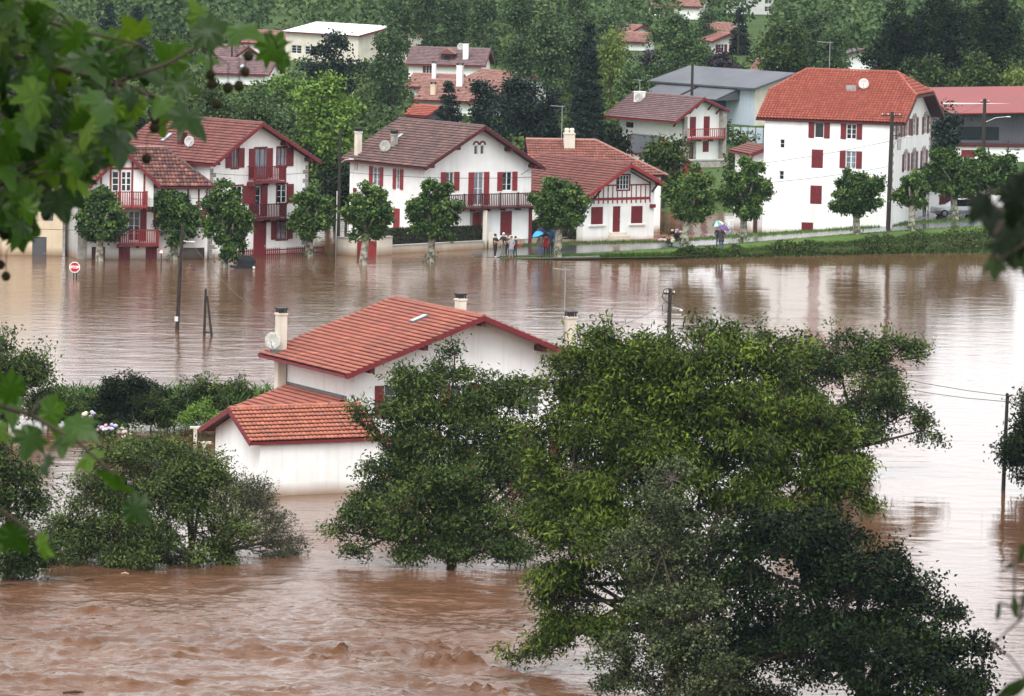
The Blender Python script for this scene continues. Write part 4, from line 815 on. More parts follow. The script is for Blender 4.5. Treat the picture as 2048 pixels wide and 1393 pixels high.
# ------------------------------------------------------------------ vegetation
def unit(v): return v / np.maximum(np.linalg.norm(v, axis=1, keepdims=True), 1e-6)
def leaves(c, L, W, t, rng, out=None, droop=.3, upb=.8, fold=.18):
    n = len(c); d = rng.randn(n, 3) * .8 + np.array([0, 0, -droop])
    if out is not None: d += out * .9
    d = unit(d); nn = unit(rng.randn(n, 3) * .7 + np.array([0, 0, upb]) + (out * .4 if out is not None else 0))
    s = unit(np.cross(d, nn)); n2 = np.cross(s, d); L = np.broadcast_to(L, n)[:, None] * rng.uniform(.7, 1.25, (n, 1)); W = np.broadcast_to(W, n)[:, None] * rng.uniform(.75, 1.2, (n, 1))
    v = np.stack([c - d * L * .5, c + s * W * .5 + n2 * W * fold - d * L * .05, c + d * L * .5 - n2 * L * .08, c - s * W * .5 + n2 * W * fold - d * L * .05], 1).reshape(-1, 3)
    i = np.arange(n)[:, None] * 4
    f = np.concatenate([i + [[0, 2, 1]], i + [[0, 3, 2]]], 1).reshape(-1, 3)
    return v, f, np.repeat(t, 4)
def clumps(ells, density, rng, inner=.35, bough=.95):
    """spray centres: every ellipsoid carries boughs, every bough a domed cushion of sprays, so the crown breaks into lit tops and dark gaps"""
    C, O = [], []
    for (c, r) in ells:
        c = np.array(c); r = np.array(r); sr = np.sort(r); k = max(6, int(density * 4 * (.5 * (r[0] * r[1] * r[2]) ** (2 / 3) + .4 * sr[2] * sr[1]))); nb = max(2, int(k / 11)); bs = bough * min(1.0, float(np.min(r)) * .75)
        d = unit(rng.randn(nb, 3)); rad = inner + (1 - inner) * rng.rand(nb, 1) ** .5; rad *= 1 + .15 * np.abs(rng.randn(nb, 1)) * (rng.rand(nb, 1) < .4)
        B = c + d * rad * np.maximum(r - bs * .5, r * .45); size = bs * rng.uniform(.65, 1.25, (nb, 1)); i = rng.randint(nb, size=k)
        e = rng.randn(k, 3); e[:, 2] = np.abs(e[:, 2]) * 1.1 - .25; e = unit(e + d[i] * .5)
        C.append(B[i] + e * size[i] * np.array([1, 1, .62]) * (.55 + .45 * rng.rand(k, 1) ** .6)); O.append(unit(e + d[i] * .4))
    return np.concatenate(C), np.concatenate(O)
def crown(parent, ells, kind, rng, density=6, per=40, spread=.42, L=.2, W=.11, droop=.3, inner=.35, twig=True, base=None, trunk_r=.2, bark=None, flat=.75, origin=None, name='crown', fork=.35, thin=.012, shoots=.14):
    """leaf clumps with the limbs and twigs that carry them; all coordinates are relative to the tree's foot"""
    C, O = clumps(ells, density, rng, inner); n = len(C)
    k = rng.rand(n) < shoots; C = C + k[:, None] * (O + np.array([0, 0, .35])) * rng.uniform(.25, .95, (n, 1)) * spread * 2.4
    tb = rng.rand(n) ** 1.3 * .72
    cc = np.repeat(C, per, 0) + rng.randn(n * per, 3) * spread * np.array([1, 1, flat]); oo = np.repeat(O, per, 0)
    t = np.clip(np.repeat(tb, per) + rng.rand(n * per) * .26, 0, .86)
    v, f, tt = leaves(cc, L, W, t, rng, oo, droop)
    tag(link(name, npmesh(name, v, f, [LG[kind]], t=tt), parent), kind=None)
    if base is not None:
        mb = MB(); cen = np.mean([e[0] for e in ells], 0); top = np.array(base) + (cen - base) * fork
        top = np.array([base[0] + (cen[0] - base[0]) * fork * .6, base[1] + (cen[1] - base[1]) * fork * .6, base[2] + (cen[2] - base[2]) * fork])
        mb.tube([(base[0], base[1], base[2] - 1.0), tuple((np.array(base) + top) / 2 + rng.randn(3) * .08), tuple(top)], [trunk_r * 1.25, trunk_r, trunk_r * .8], 8)
        hubs = []
        for (c, r) in ells:
            c = np.array(c); m = (top + c) / 2 + rng.randn(3) * .12 * np.linalg.norm(c - top) + np.array([0, 0, .1 * np.linalg.norm(c - top)])
            mb.tube([tuple(top), tuple(m), tuple(c)], [trunk_r * .55, trunk_r * .34, trunk_r * .16], 6, cap=False); hubs += [m, c, (m + c) / 2]
        if twig:
            hubs = np.array(hubs)
            for k in range(n):
                h = hubs[np.argmin(((hubs - C[k]) ** 2).sum(1))]; q = (h + C[k]) / 2 + rng.randn(3) * .1
                mb.tube([tuple(h), tuple(q), tuple(C[k] + O[k] * spread * .8)], [thin * 2.2, thin * 1.4, thin * .6], 4, cap=False)
        mb.build('trunk', bark or M['bark'], parent)
def px_ells(base, Y, lst, depth=.8):
    out = []
    for e in lst:
        x, y, rx, ry = e[:4]; dy = e[4] if len(e) > 4 else 0; p = atY(x, y, Y + dy); s = FPX / (Y + dy)
        out.append(((p.x - base.x, p.y - base.y, p.z - base.z), (rx / s, max(rx, ry) / s * depth, ry / s)))
    return out
def tree(name, label, bpx, lst, kind, seed, cat='tree', z=0.0, group=None, Y=None, **kw):
    base = at(bpx[0], bpx[1], z) if Y is None else Vector((atY(bpx[0], bpx[1], Y).x, Y, z))
    root = thing(name, label, cat, base, 0, group); rng = np.random.RandomState(seed)
    crown(root, px_ells(base, base.y, lst), kind, rng, base=np.zeros(3), **kw)
    return root
# --- trees standing in the flood, near side
tree('fruit_tree', 'dark leafy tree before the flooded house, lower twigs touching the water', (905, 1128),
     [(905, 752, 50, 42), (845, 790, 45, 42), (985, 790, 60, 55), (800, 850, 60, 55), (900, 860, 100, 80, -1), (1000, 890, 70, 100), (770, 940, 60, 50), (865, 970, 110, 80, -1.5), (960, 1000, 95, 80, -1), (700, 1035, 55, 32), (770, 1045, 80, 45, -1), (715, 1105, 34, 18, -1), (815, 765, 45, 34), (870, 800, 70, 50), (935, 805, 65, 55), (840, 840, 70, 50, -1), (1020, 1060, 55, 45), (910, 708, 24, 22), (880, 1070, 110, 40, -1.5), (980, 1095, 75, 30, -1), (840, 1100, 60, 22, -2), (930, 1105, 90, 20, -2.5), (1045, 1095, 45, 30), (745, 1000, 60, 45), (1045, 960, 40, 90), (880, 940, 120, 90), (670, 1060, 30, 16), (735, 860, 30, 36), (1030, 800, 30, 40), (800, 1112, 18, 10, -2)],
     'mid', 11, density=10, per=34, spread=.27, L=.22, W=.085, trunk_r=.22, fork=.22, inner=.3, shoots=.22)
tree('walnut_tree', 'big yellow green walnut tree filling the right foreground', (1345, 1345),
     [(1400, 715, 150, 55), (1250, 735, 100, 50), (1180, 790, 95, 75), (1545, 770, 100, 70), (1640, 850, 90, 75), (1330, 815, 160, 80), (1480, 860, 150, 80, -1), (1150, 900, 100, 85), (1280, 930, 140, 90, -2), (1620, 945, 100, 65), (1125, 1010, 90, 80), (1210, 1090, 110, 90, -2), (1560, 1000, 120, 55, -1), (1130, 1130, 65, 55), (1150, 1240, 75, 45), (1230, 1200, 90, 70, -1), (1085, 1290, 45, 22), (1035, 1318, 22, 7), (1680, 900, 50, 40), (1400, 980, 120, 80, -1), (1480, 690, 50, 35), (1720, 990, 30, 45), (1200, 700, 40, 30), (1100, 960, 60, 80), (1180, 1000, 90, 90), (1080, 1080, 45, 60), (1160, 1170, 80, 60), (1270, 1020, 120, 90, -1), (1240, 850, 120, 80), (1420, 800, 150, 80), (1560, 880, 120, 70), (1110, 1200, 55, 40), (1640, 1010, 70, 40), (1200, 1270, 70, 40, -1), (1300, 1180, 90, 80, -1), (1110, 1285, 55, 28), (1350, 1080, 100, 80), (1165, 712, 45, 34), (1215, 700, 55, 38), (1140, 760, 50, 50), (1640, 930, 80, 50, 1), (1580, 950, 90, 50), (1330, 900, 150, 80, 1)],
     'walnut', 12, density=7.6, per=42, spread=.28, L=.25, W=.085, droop=.75, trunk_r=.3, fork=.2, inner=.4)
tree('grey_poplar', 'grey green leafed young poplar in front of the big walnut', (1400, 1430),
     [(1345, 960, 55, 50), (1350, 1020, 95, 60), (1310, 1100, 115, 80), (1420, 1080, 75, 75), (1340, 1190, 140, 80), (1440, 1180, 75, 70), (1380, 1300, 140, 80), (1260, 1330, 80, 60), (1490, 1310, 90, 60), (1300, 1390, 110, 40), (1460, 1390, 120, 40), (1390, 1240, 110, 80, -1), (1350, 1350, 110, 60, -1), (1420, 1340, 90, 60, -1.5)],
     'willow', 13, density=9, per=30, spread=.22, L=.15, W=.095, trunk_r=.14, fork=.3, inner=.2, droop=.2, bark=M['bark_grey'])
tree('dark_thicket', 'very dark dense thicket of trees in the lower right corner', (1720, 1440),
     [(1590, 1075, 110, 60), (1690, 1110, 120, 70), (1570, 1190, 120, 90), (1690, 1210, 130, 100, -1), (1800, 1210, 90, 80), (1860, 1270, 85, 75), (1600, 1310, 150, 90, -1), (1760, 1320, 160, 90, -2), (1910, 1340, 70, 65), (1950, 1300, 30, 35), (1780, 1120, 45, 50), (1500, 1130, 60, 50), (1850, 1400, 130, 50, -2), (1560, 1040, 60, 35), (1960, 1385, 40, 40)],
     'deep', 14, density=9, per=38, spread=.28, L=.20, W=.12, trunk_r=.3, fork=.25, inner=.35)
tree('oak_tree', 'dark green tree standing in the bright water right of the walnut', (1655, 945),
     [(1670, 710, 85, 50), (1600, 770, 65, 85), (1730, 770, 90, 65), (1690, 850, 95, 65), (1790, 840, 60, 50), (1640, 900, 75, 40), (1800, 700, 40, 45), (1545, 690, 40, 30), (1850, 860, 28, 40), (1760, 700, 45, 40), (1720, 915, 45, 25)],
     'mid', 15, density=9, per=36, spread=.28, L=.2, W=.11, trunk_r=.25, fork=.25)
tree('edge_tree', 'dark tree cut by the right edge of the view beside the leaning post', (2085, 985), [(2050, 860, 32, 60), (2045, 930, 30, 50), (2100, 850, 60, 100), (2030, 900, 22, 40), (2110, 950, 60, 60), (2060, 800, 25, 30)], 'deep', 16, density=13, per=34, spread=.32, L=.19, W=.1, trunk_r=.2)
tree('fallen_willow', 'leaning half bare willow spreading over the river at lower left', (390, 1125),
     [(250, 920, 80, 50), (360, 935, 90, 55), (300, 1000, 120, 65), (200, 1010, 80, 70), (180, 1085, 85, 55), (300, 1085, 120, 55, -1), (420, 1060, 80, 60), (130, 1120, 60, 35), (400, 990, 80, 60), (60, 1130, 55, 35), (230, 1115, 110, 32, -1.5), (350, 1115, 90, 30, -1), (440, 1110, 60, 25), (140, 1050, 70, 60), (330, 960, 120, 60, 1)],
     'bush', 17, density=10, per=36, spread=.26, L=.19, W=.075, trunk_r=.18, fork=.1, inner=.3)
def bare_tree(name, label, bpx, seed, L0, dirs, kind='willow', leafn=2, bark=None):
    """a thin-leaved tree grown by repeated forking, so that its twigs show"""
    base = at(*bpx); root = thing(name, label, 'tree', base); rng = np.random.RandomState(seed); mb = MB(); tips = []
    def grow(p, d, L, r, lev):
        d = (d + Vector(rng.randn(3) * .12)).normalized(); m = p + d * L * .5 + Vector(rng.randn(3) * .05 * L); q = p + d * L
        if q.z < .05: q.z = .05 + .1 * rng.rand()
        mb.tube([p, m, q], [r, r * .88, r * .72], 5 if lev < 3 else 4, cap=False)
        if lev >= 6: tips.append((q, d)); return
        if lev > 2: tips.append((m, d))
        for k in range(2 if rng.rand() < .55 else 3):
            ax = Vector(rng.randn(3)).normalized(); e = (Matrix.Rotation(rng.uniform(.3, .8), 3, ax) @ d + Vector((.04, 0, .03))).normalized(); grow(q, e, L * rng.uniform(.76, .95), r * .66, lev + 1)
    for d, L in dirs: grow(Vector((0, 0, -.1)), Vector(d).normalized(), L * L0, .075, 0)
    P = np.array([tuple(t[0]) for t in tips]); D = np.array([tuple(t[1]) for t in tips]); cc = np.repeat(P, leafn, 0) + rng.randn(len(P) * leafn, 3) * .09
    v, f, tt = leaves(cc, .16, .055, np.clip(np.repeat(rng.rand(len(P)) * .5, leafn) + rng.rand(len(cc)) * .4, 0, .86), rng, np.repeat(D, leafn, 0), .4)
    link('crown', npmesh('crown', v, f, [LG[kind]], t=tt), root); mb.build('trunk', bark or M['bark_grey'], root)
bare_tree('bare_willow', 'thin leafed twiggy willow branches beside the white garage wall', (440, 1105), 18, .82, [((.5, .1, 1), 1), ((1, -.1, .55), 1), ((1.0, .2, .12), .9), ((.15, .2, 1), 1.05), ((-.5, 0, .9), .9), ((.8, -.3, .8), .9), ((.7, .5, 1.0), 1), ((1, 0, .3), 1.0)])
tree('edge_alder', 'dark tree at the left edge above the reeds', (10, 830), [(30, 725, 45, 28), (5, 760, 55, 45), (65, 750, 35, 20), (10, 800, 60, 40), (85, 725, 18, 22), (0, 700, 30, 20)], 'mid', 19, Y=320, density=13, per=34, spread=.36, L=.22, W=.12, trunk_r=.2)
tree('riverside_alder', 'dark spreading tree at the left edge above the turbulent river', (15, 1160), [(30, 960, 50, 35), (10, 1010, 60, 50), (50, 1020, 40, 45), (10, 900, 50, 50), (30, 1100, 60, 50), (0, 1140, 70, 30), (90, 1135, 50, 25)], 'mid', 20, density=11, per=36, spread=.33, L=.2, W=.1, trunk_r=.25)
# --- garden shrubs by the flooded house
for i, (lab, b, l, kd) in enumerate([
    ('dark upright shrub before the corn row', (255, 862), [(250, 800, 48, 45), (272, 778, 24, 32), (235, 782, 24, 32), (255, 832, 56, 30), (215, 830, 40, 24)], 'deep'),
    ('round olive bush beside the flooded house lean-to', (430, 852), [(425, 780, 45, 32), (460, 800, 40, 35), (395, 800, 45, 35), (430, 825, 70, 28), (490, 800, 18, 20)], 'bush'),
    ('glossy light green bush next to the garage eaves', (405, 872), [(400, 838, 38, 30), (430, 850, 35, 22), (380, 850, 25, 20)], 'bright'),
    ('leafy bush left of the dark upright shrub', (150, 855), [(130, 805, 45, 32), (170, 815, 40, 28), (100, 800, 30, 25), (180, 840, 45, 22)], 'mid'),
    ('rounded dark shrub at the left end of the corn row', (95, 850), [(95, 800, 38, 36), (70, 815, 30, 28), (115, 825, 40, 22)], 'mid'), ('tall dark bush between the corn row and the upright shrub', (345, 856), [(345, 808, 34, 36), (325, 825, 34, 24), (370, 822, 34, 28)], 'deep'),
    ('light green rounded bush behind the glossy one', (470, 850), [(475, 815, 36, 26), (500, 825, 30, 20)], 'bush'), ('mid green rounded bush right of the hydrangea', (300, 862), [(300, 822, 34, 30), (318, 840, 34, 20)], 'bush'), ('leafy rounded bush beside the hydrangea, at its left', (205, 858), [(200, 815, 36, 30), (190, 835, 40, 22)], 'mid'),
    ('low hedge plants between the garden bushes', (335, 865), [(330, 830, 45, 25), (310, 845, 40, 18), (350, 815, 20, 22)], 'mid'),
    ('low bush above the willow by the clothesline post', (330, 925), [(310, 905, 55, 30), (360, 920, 40, 25), (270, 900, 40, 25)], 'bush')]):
    tree('shrub', lab, b, l, kd, 30 + i, cat='shrub', group='garden shrubs round the flooded house', density=20, per=36, spread=.17, L=.15, W=.08, trunk_r=.05, twig=False, fork=.3)
def flower_bush(label, b, l, z, seed, cols):
    r = tree('hydrangea', label, b, l, 'mid', seed, cat='hydrangea', z=z, density=12, per=26, spread=.14, L=.13, W=.09, trunk_r=.03, twig=False)
    rng = np.random.RandomState(seed); base = r.location; C, O = clumps(px_ells(base, base.y, l), 8, rng, .9)
    me = [MB().lathe([(.001, -.09), (.08, -.06), (.11, 0), (.08, .06), (.001, .09)], 8).mesh('flower', [m], True) for m in cols]
    for k, c in enumerate(C):
        if O[k][1] < .5 and O[k][2] > -.3: link('flower', me[k % len(me)], r, loc=tuple(c + O[k] * .1 + np.array([0, -.12, 0])), scale=rng.uniform(1.0, 1.5))
FL = [mat('pink_petals', (.52, .24, .34), (.6, .4, .5), 20, .8), mat('lilac_petals', (.34, .28, .52), (.5, .5, .62), 20, .8), mat('cream_petals', (.62, .60, .46), (.5, .55, .35), 20, .8)]
flower_bush('hydrangea with lilac and pink heads left of the garage', (235, 905), [(200, 850, 35, 25), (245, 862, 35, 22), (180, 875, 40, 25)], 0, 41, FL)
flower_bush('hydrangea with cream and pink heads beside the cottage', (1345, 492), [(1340, 474, 22, 12), (1330, 480, 16, 9), (1358, 480, 16, 9)], .3, 42, [FL[2], FL[0]])
# --- corn row behind the shrubs
rng = np.random.RandomState(50); n = 5200
pts = []
for k in range(n):
    p = at(rng.uniform(60, 540), 862, 0); pts.append((p.x, p.y + rng.uniform(1.5, 6), 0))
pts = np.array(pts); hgt = rng.uniform(1.25, 2.0, n); base = pts + np.stack([rng.randn(n) * .1, rng.randn(n) * .1, hgt * rng.uniform(.35, .95, n)], 1)
ang = rng.rand(n) * 6.28; d = np.stack([np.cos(ang) * .5, np.sin(ang) * .5, np.full(n, .75)], 1); s = np.stack([-np.sin(ang), np.cos(ang), np.zeros(n)], 1) * .045
v = np.stack([base - s, base + s, base + d * .45 + s * .6, base + d * .75 - np.array([0, 0, .12])], 1).reshape(-1, 3); i = np.arange(n)[:, None] * 4
f = np.concatenate([i + [[0, 1, 2]], i + [[0, 2, 3]]], 1).reshape(-1, 3)
tag(link('corn', npmesh('corn', v, f, [LG['corn']], t=np.repeat(rng.rand(n) * .85, 4))), 'green row of corn behind the garden shrubs', 'corn', kind='stuff')
# --- avenue of pollarded planes on the far bank
AV = [('leftmost plane of the avenue, white stains on its trunk', 200, 438, 50, 60, 198, 523, 0), ('plane before the left timbered house, right of its balconies', 350, 432, 48, 58, 347, 520, 0),
      ('plane beside the half sunk black bin', 458, 442, 50, 68, 447, 536, 0), ('plane before the right corner of the balcony house', 622, 430, 42, 55, 617, 513, 0),
      ('plane left of the hedge, beside the red gate', 737, 430, 50, 60, 725, 531, 0), ('plane before the long hedge of the central house', 868, 425, 50, 60, 860, 526, 0),
      ('plane beside the group with blue umbrellas', 1120, 408, 54, 58, 1115, 515, .1), ('plane between the cottage and the walkers with the purple umbrella', 1378, 392, 48, 56, 1368, 498, .35),
      ('plane just left of the tall white building', 1487, 380, 52, 56, 1486, 486, .55), ('broad plane before the tall white building', 1710, 388, 54, 48, 1712, 474, .8),
      ('smallest plane, beside the big utility pole', 1826, 385, 38, 38, 1822, 464, 1.1), ('plane before the silver car', 1900, 348, 60, 46, 1910, 440, 1.3), ('rightmost plane, beside the give way sign', 1982, 348, 50, 46, 1970, 437, 1.35)]
for k, (lab, cx, cyy, rx, ry, bx, by, z) in enumerate(AV):
    base = at(bx, by, z); r_ = thing('plane_tree', lab, 'tree', base, 0, 'pollarded plane trees along the avenue'); rng = np.random.RandomState(60 + k)
    l = [(cx + rx * rng.uniform(.35, .62) * math.cos(a), cyy + ry * rng.uniform(.35, .66) * math.sin(a), rx * rng.uniform(.46, .66), ry * rng.uniform(.40, .58)) for a in np.arange(rng.rand(), 7.2, .8)] + [(cx, cyy + ry * .1, rx * .8, ry * .78), (cx + rx * rng.uniform(-.3, .3), cyy - ry * .8, rx * .3, ry * .28)]
    s = FPX / base.y; es = px_ells(base, base.y, l, .9); ls = .28
    C, O = clumps(es, 12, rng, .5, .7); n_ = len(C); per = 22
    cc = np.repeat(C, per, 0) + rng.randn(n_ * per, 3) * .17; t = np.clip(np.repeat(rng.rand(n_) * .66, per) + rng.rand(n_ * per) * .28, 0, .86)
    v, f, tt = leaves(cc, ls, .19, t, rng, np.repeat(O, per, 0), .35); link('crown', npmesh('crown', v, f, [LG['plane']], t=tt), r_)
    cz = np.mean([e_[0][2] for e_ in es]); cxw = np.mean([e_[0][0] for e_ in es]); mb = MB(); zf = cz - ry / s * .55
    mb.tube([(0, 0, -.8), (.02, 0, .15), (cxw * .35, 0, zf * .6), (cxw * .6, 0, zf)], [.42, .30, .26, .30], 9)
    for a in np.arange(0, 6.2, 1.05): mb.tube([(cxw * .6, 0, zf - .1), (cxw * .7 + .5 * math.cos(a), .5 * math.sin(a), zf + .5), (cxw + rx / s * .6 * math.cos(a), rx / s * .6 * math.sin(a), cz + .4)], [.16, .13, .05], 6)
    mb.build('trunk', M['bark_plane'], r_)
    if k % 2 or z > 0:
        cb = np.zeros((60, 3)); cb[:, 0] = rng.randn(60) * .28; cb[:, 1] = rng.randn(60) * .25 - .1; cb[:, 2] = rng.rand(60) * .8; v, f, tt = leaves(cb, .2, .13, rng.rand(60) * .8, rng); tag(link('suckers', npmesh('suckers', v, f, [LG['plane']], t=tt), r_), kind='stuff')
# --- clipped hedges and garden wall of the central house
def hedge(label, a, b, h, th, seed, z0=-.3):
    a, b = Vector(a), Vector(b); d = (b - a); L = d.length; rz = math.atan2(d.y, d.x); r_ = thing('hedge', label, 'hedge', (a.x, a.y, 0), rz); rng = np.random.RandomState(seed)
    MB().box(.1, .1, z0, L - .1, th - .1, h - .1).build('stems', M['bark'], r_)
    n = int(L * h * 260); c = np.stack([rng.rand(n) * L, rng.rand(n) * th, z0 + rng.rand(n) * (h - z0)], 1)
    side = rng.rand(n); c[:, 1] = np.where(side < .55, rng.rand(n) * .1, c[:, 1]); c[:, 2] = np.where(side > .62, h - rng.rand(n) * .12, c[:, 2]); c[:, 0] = np.where((side > .55) & (side < .62), L * (rng.rand(n) > .5), c[:, 0])
    v, f, tt = leaves(c, .13, .08, rng.rand(n) * .85, rng, None, .0, .3); link('foliage', npmesh('foliage', v, f, [LG['hedge']], t=tt), r_)
hA, hB = at(782, 506), at(966, 496, .05); hedge('clipped dark hedge left of the garden gate', (hA.x, hA.y + .5, 0), (hB.x, hB.y + .5, 0), 1.75, 1.2, 71, .45)
hC, hD = at(978, 494, .05), at(1166, 484, .2); hedge('clipped dark hedge behind the people on the road', (hC.x, hC.y + .5, 0), (hD.x, hD.y + .5, 0), 1.85, 1.3, 72, .4)
gw = thing('garden_wall', 'low cream garden wall under the hedges of the central house', 'wall')
for (x0, y0, x1, y1, h) in ((765, 508, 965, 497.5, .55), (980, 496, 1168, 487, .5), (676, 509, 712, 512, 1.25), (755, 511, 782, 509, 1.3)):
    a, b = at(x0, y0), at(x1, y1); MB().beam((a.x, a.y, h / 2 - .4), (b.x, b.y, h / 2 - .4), .22, h + .8).build('wall', M['render_cream'], gw); MB().beam((a.x, a.y, h + .04), (b.x, b.y, h + .04), .32, .08).build('coping', M['kerb'], gw)
for x0, y0, h in ((969, 497, 2.9), (981, 497, 1.2)): a = at(x0, y0); MB().box(a.x - .16, a.y - .16, -.6, a.x + .16, a.y + .16, h).build('gate_pier', M['render_cream'], gw)
a, b = at(714, 511), at(754, 511); gt = thing('garden_gate', 'red boarded gate in the garden wall behind a plane tree', 'gate', a, math.atan2(b.y - a.y, b.x - a.x))
for k in range(8): MB().box(k * .185, 0, -.6, k * .185 + .175, .04, 1.05).build('board', M['red_bright'], gt)
MB().box(0, .04, .7, 1.48, .07, .8).build('rail', M['red_bright'], gt)
# --- grass and weeds on the bank
def scatter_strip(A, B, n, rng, hmin, hmax, w, kind, name, label, lift=0):
    A = np.array(A); B = np.array(B); k = rng.uniform(0, len(A) - 1.001, n); i = k.astype(int); fr = (k - i)[:, None]; s = rng.rand(n)[:, None]
    p = (A[i] * (1 - fr) + A[i + 1] * fr) * (1 - s) + (B[i] * (1 - fr) + B[i + 1] * fr) * s + np.array([0, 0, lift])
    h = rng.uniform(hmin, hmax, n)[:, None]; a = rng.rand(n) * 6.28; sd = np.stack([np.cos(a), np.sin(a), 0 * a], 1) * w; ln = np.stack([rng.randn(n), rng.randn(n), 0 * a], 1) * .3 * h
    v = np.stack([p - sd, p + sd, p + ln + np.array([0, 0, 1]) * h], 1).reshape(-1, 3)
    return tag(link(name, npmesh(name, v, np.arange(3 * n).reshape(-1, 3), [LG[kind]], t=np.repeat(rng.rand(n) * .85, 3))), label, 'grass', kind='stuff')
rg = np.random.RandomState(80)
scatter_strip(pb, ra, 16000, rg, .04, .14, .03, 'grass', 'grass', 'short grass on the verge under the avenue'); scatter_strip(rb, vg, 5000, rg, .08, .25, .03, 'grass', 'grass', 'short grass strip between road and tall white building')
scatter_strip(wl[2:], pa[2:], 9000, rg, .15, .5, .04, 'grass', 'weeds', 'rank weeds covering the river bank')
hump = np.array([(rg.uniform(12, 50), rg.uniform(.3, .9), rg.uniform(.25, .7)) for _ in range(30)])
n = 22000; A_ = np.array(wl[3:]); B_ = np.array(pa[3:]); k = rg.uniform(0, len(A_) - 1.001, n); i = k.astype(int); fr = (k - i)[:, None]; s_ = rg.rand(n)[:, None]; p_ = (A_[i] * (1 - fr) + A_[i + 1] * fr) * (1 - s_) + (B_[i] * (1 - fr) + B_[i + 1] * fr) * s_
p_[:, 2] += rg.rand(n) * (.22 * np.clip((p_[:, 0] - 10) / 12, .15, 1) + (hump[:, 2] * np.exp(-((p_[:, :1] - hump[:, 0]) / hump[:, 1]) ** 2)).max(1)); v, f, tt = leaves(p_, .2, .12, rg.rand(n) * .8, rg); tag(link('brambles', npmesh('brambles', v, f, [LG['bush']], t=tt)), 'bramble cover hanging over the river bank', 'brambles', kind='stuff')
# --- trees behind the houses
def blob_tree(label, x, ytop, ybase, wpx, kind='far', shape='round', z=1.4, seed=0, name=None, n=9, L=.38, group='trees behind the houses'):
    base = at(x, ybase, z); s = FPX / base.y; rng = np.random.RandomState(seed); H = zat(base.x, base.y, ytop) - z; R = wpx / s / 2
    root = thing(name or {'cone': 'conifer', 'column': 'poplar_tree'}.get(shape, 'broadleaf_tree'), label, 'tree', base, 0, group)
    if shape == 'cone':
        C, O = [], []; hgt = .06
        while hgt < 1:
            rr = R * (1 - hgt) ** .8 + .1; m = max(5, int(rr * 13))
            for q in range(m):
                a = rng.rand() * 6.28; u = rng.uniform(.35, 1.0); k_ = max(1, int(2 * rr * u))
                C.append((rr * u * math.cos(a), rr * u * math.sin(a), H * hgt - rr * u * .25 + rng.randn() * .12)); O.append((math.cos(a), math.sin(a), -.25))
            hgt += .38 / H * (1.0 + rng.rand() * .6)
        C = np.array(C); O = unit(np.array(O)); per = 30; spread = .22
        cc = np.repeat(C, per, 0) + rng.randn(len(C) * per, 3) * spread * np.array([1, 1, .45]); v, f, tt = leaves(cc, .36, .15, np.clip(np.repeat(rng.rand(len(C)) * .5, per) + rng.rand(len(C) * per) * .5, 0, .86), rng, np.repeat(O, per, 0), .2)
    else:
        es = []
        for q in range(n):
            a = rng.rand() * 6.28; u = rng.rand() ** .5
            if shape == 'column': zz = rng.uniform(.12, .9); rr = R * (.95 - .55 * abs(zz - .45)); es.append(((R * .35 * u * math.cos(a), R * .35 * u * math.sin(a), H * zz), (rr * .75, rr * .75, H * .13)))
            else: zz = rng.uniform(.32, .78); pr = 1.05 - 1.1 * (zz - .45) ** 2 * 3; es.append(((R * .62 * u * pr * math.cos(a), R * .62 * u * pr * math.sin(a), H * zz), (R * .45, R * .45, H * rng.uniform(.15, .2))))
        es.append(((0, 0, H * .55), (R * .7, R * .7, H * .36))); es.append(((0, 0, H * .86), (R * .35, R * .35, H * .13)))
        C, O = clumps(es, 4.4, rng, .55, 1.2); per = 13; spread = .33
        cc = np.repeat(C, per, 0) + rng.randn(len(C) * per, 3) * spread; v, f, tt = leaves(cc, L, L * .62, np.clip(np.repeat(rng.rand(len(C)) * .62, per) + rng.rand(len(C) * per) * .28, 0, .86), rng, np.repeat(O, per, 0), .35)
    link('crown', npmesh('crown', v, f, [LG[kind]], t=tt), root)
    MB().tube([(0, 0, -.8), (.1, 0, H * .4), (0, .1, H * .85)], [max(.12, R * .07), max(.09, R * .05), .03], 7).build('trunk', M['bark'], root)
    return root
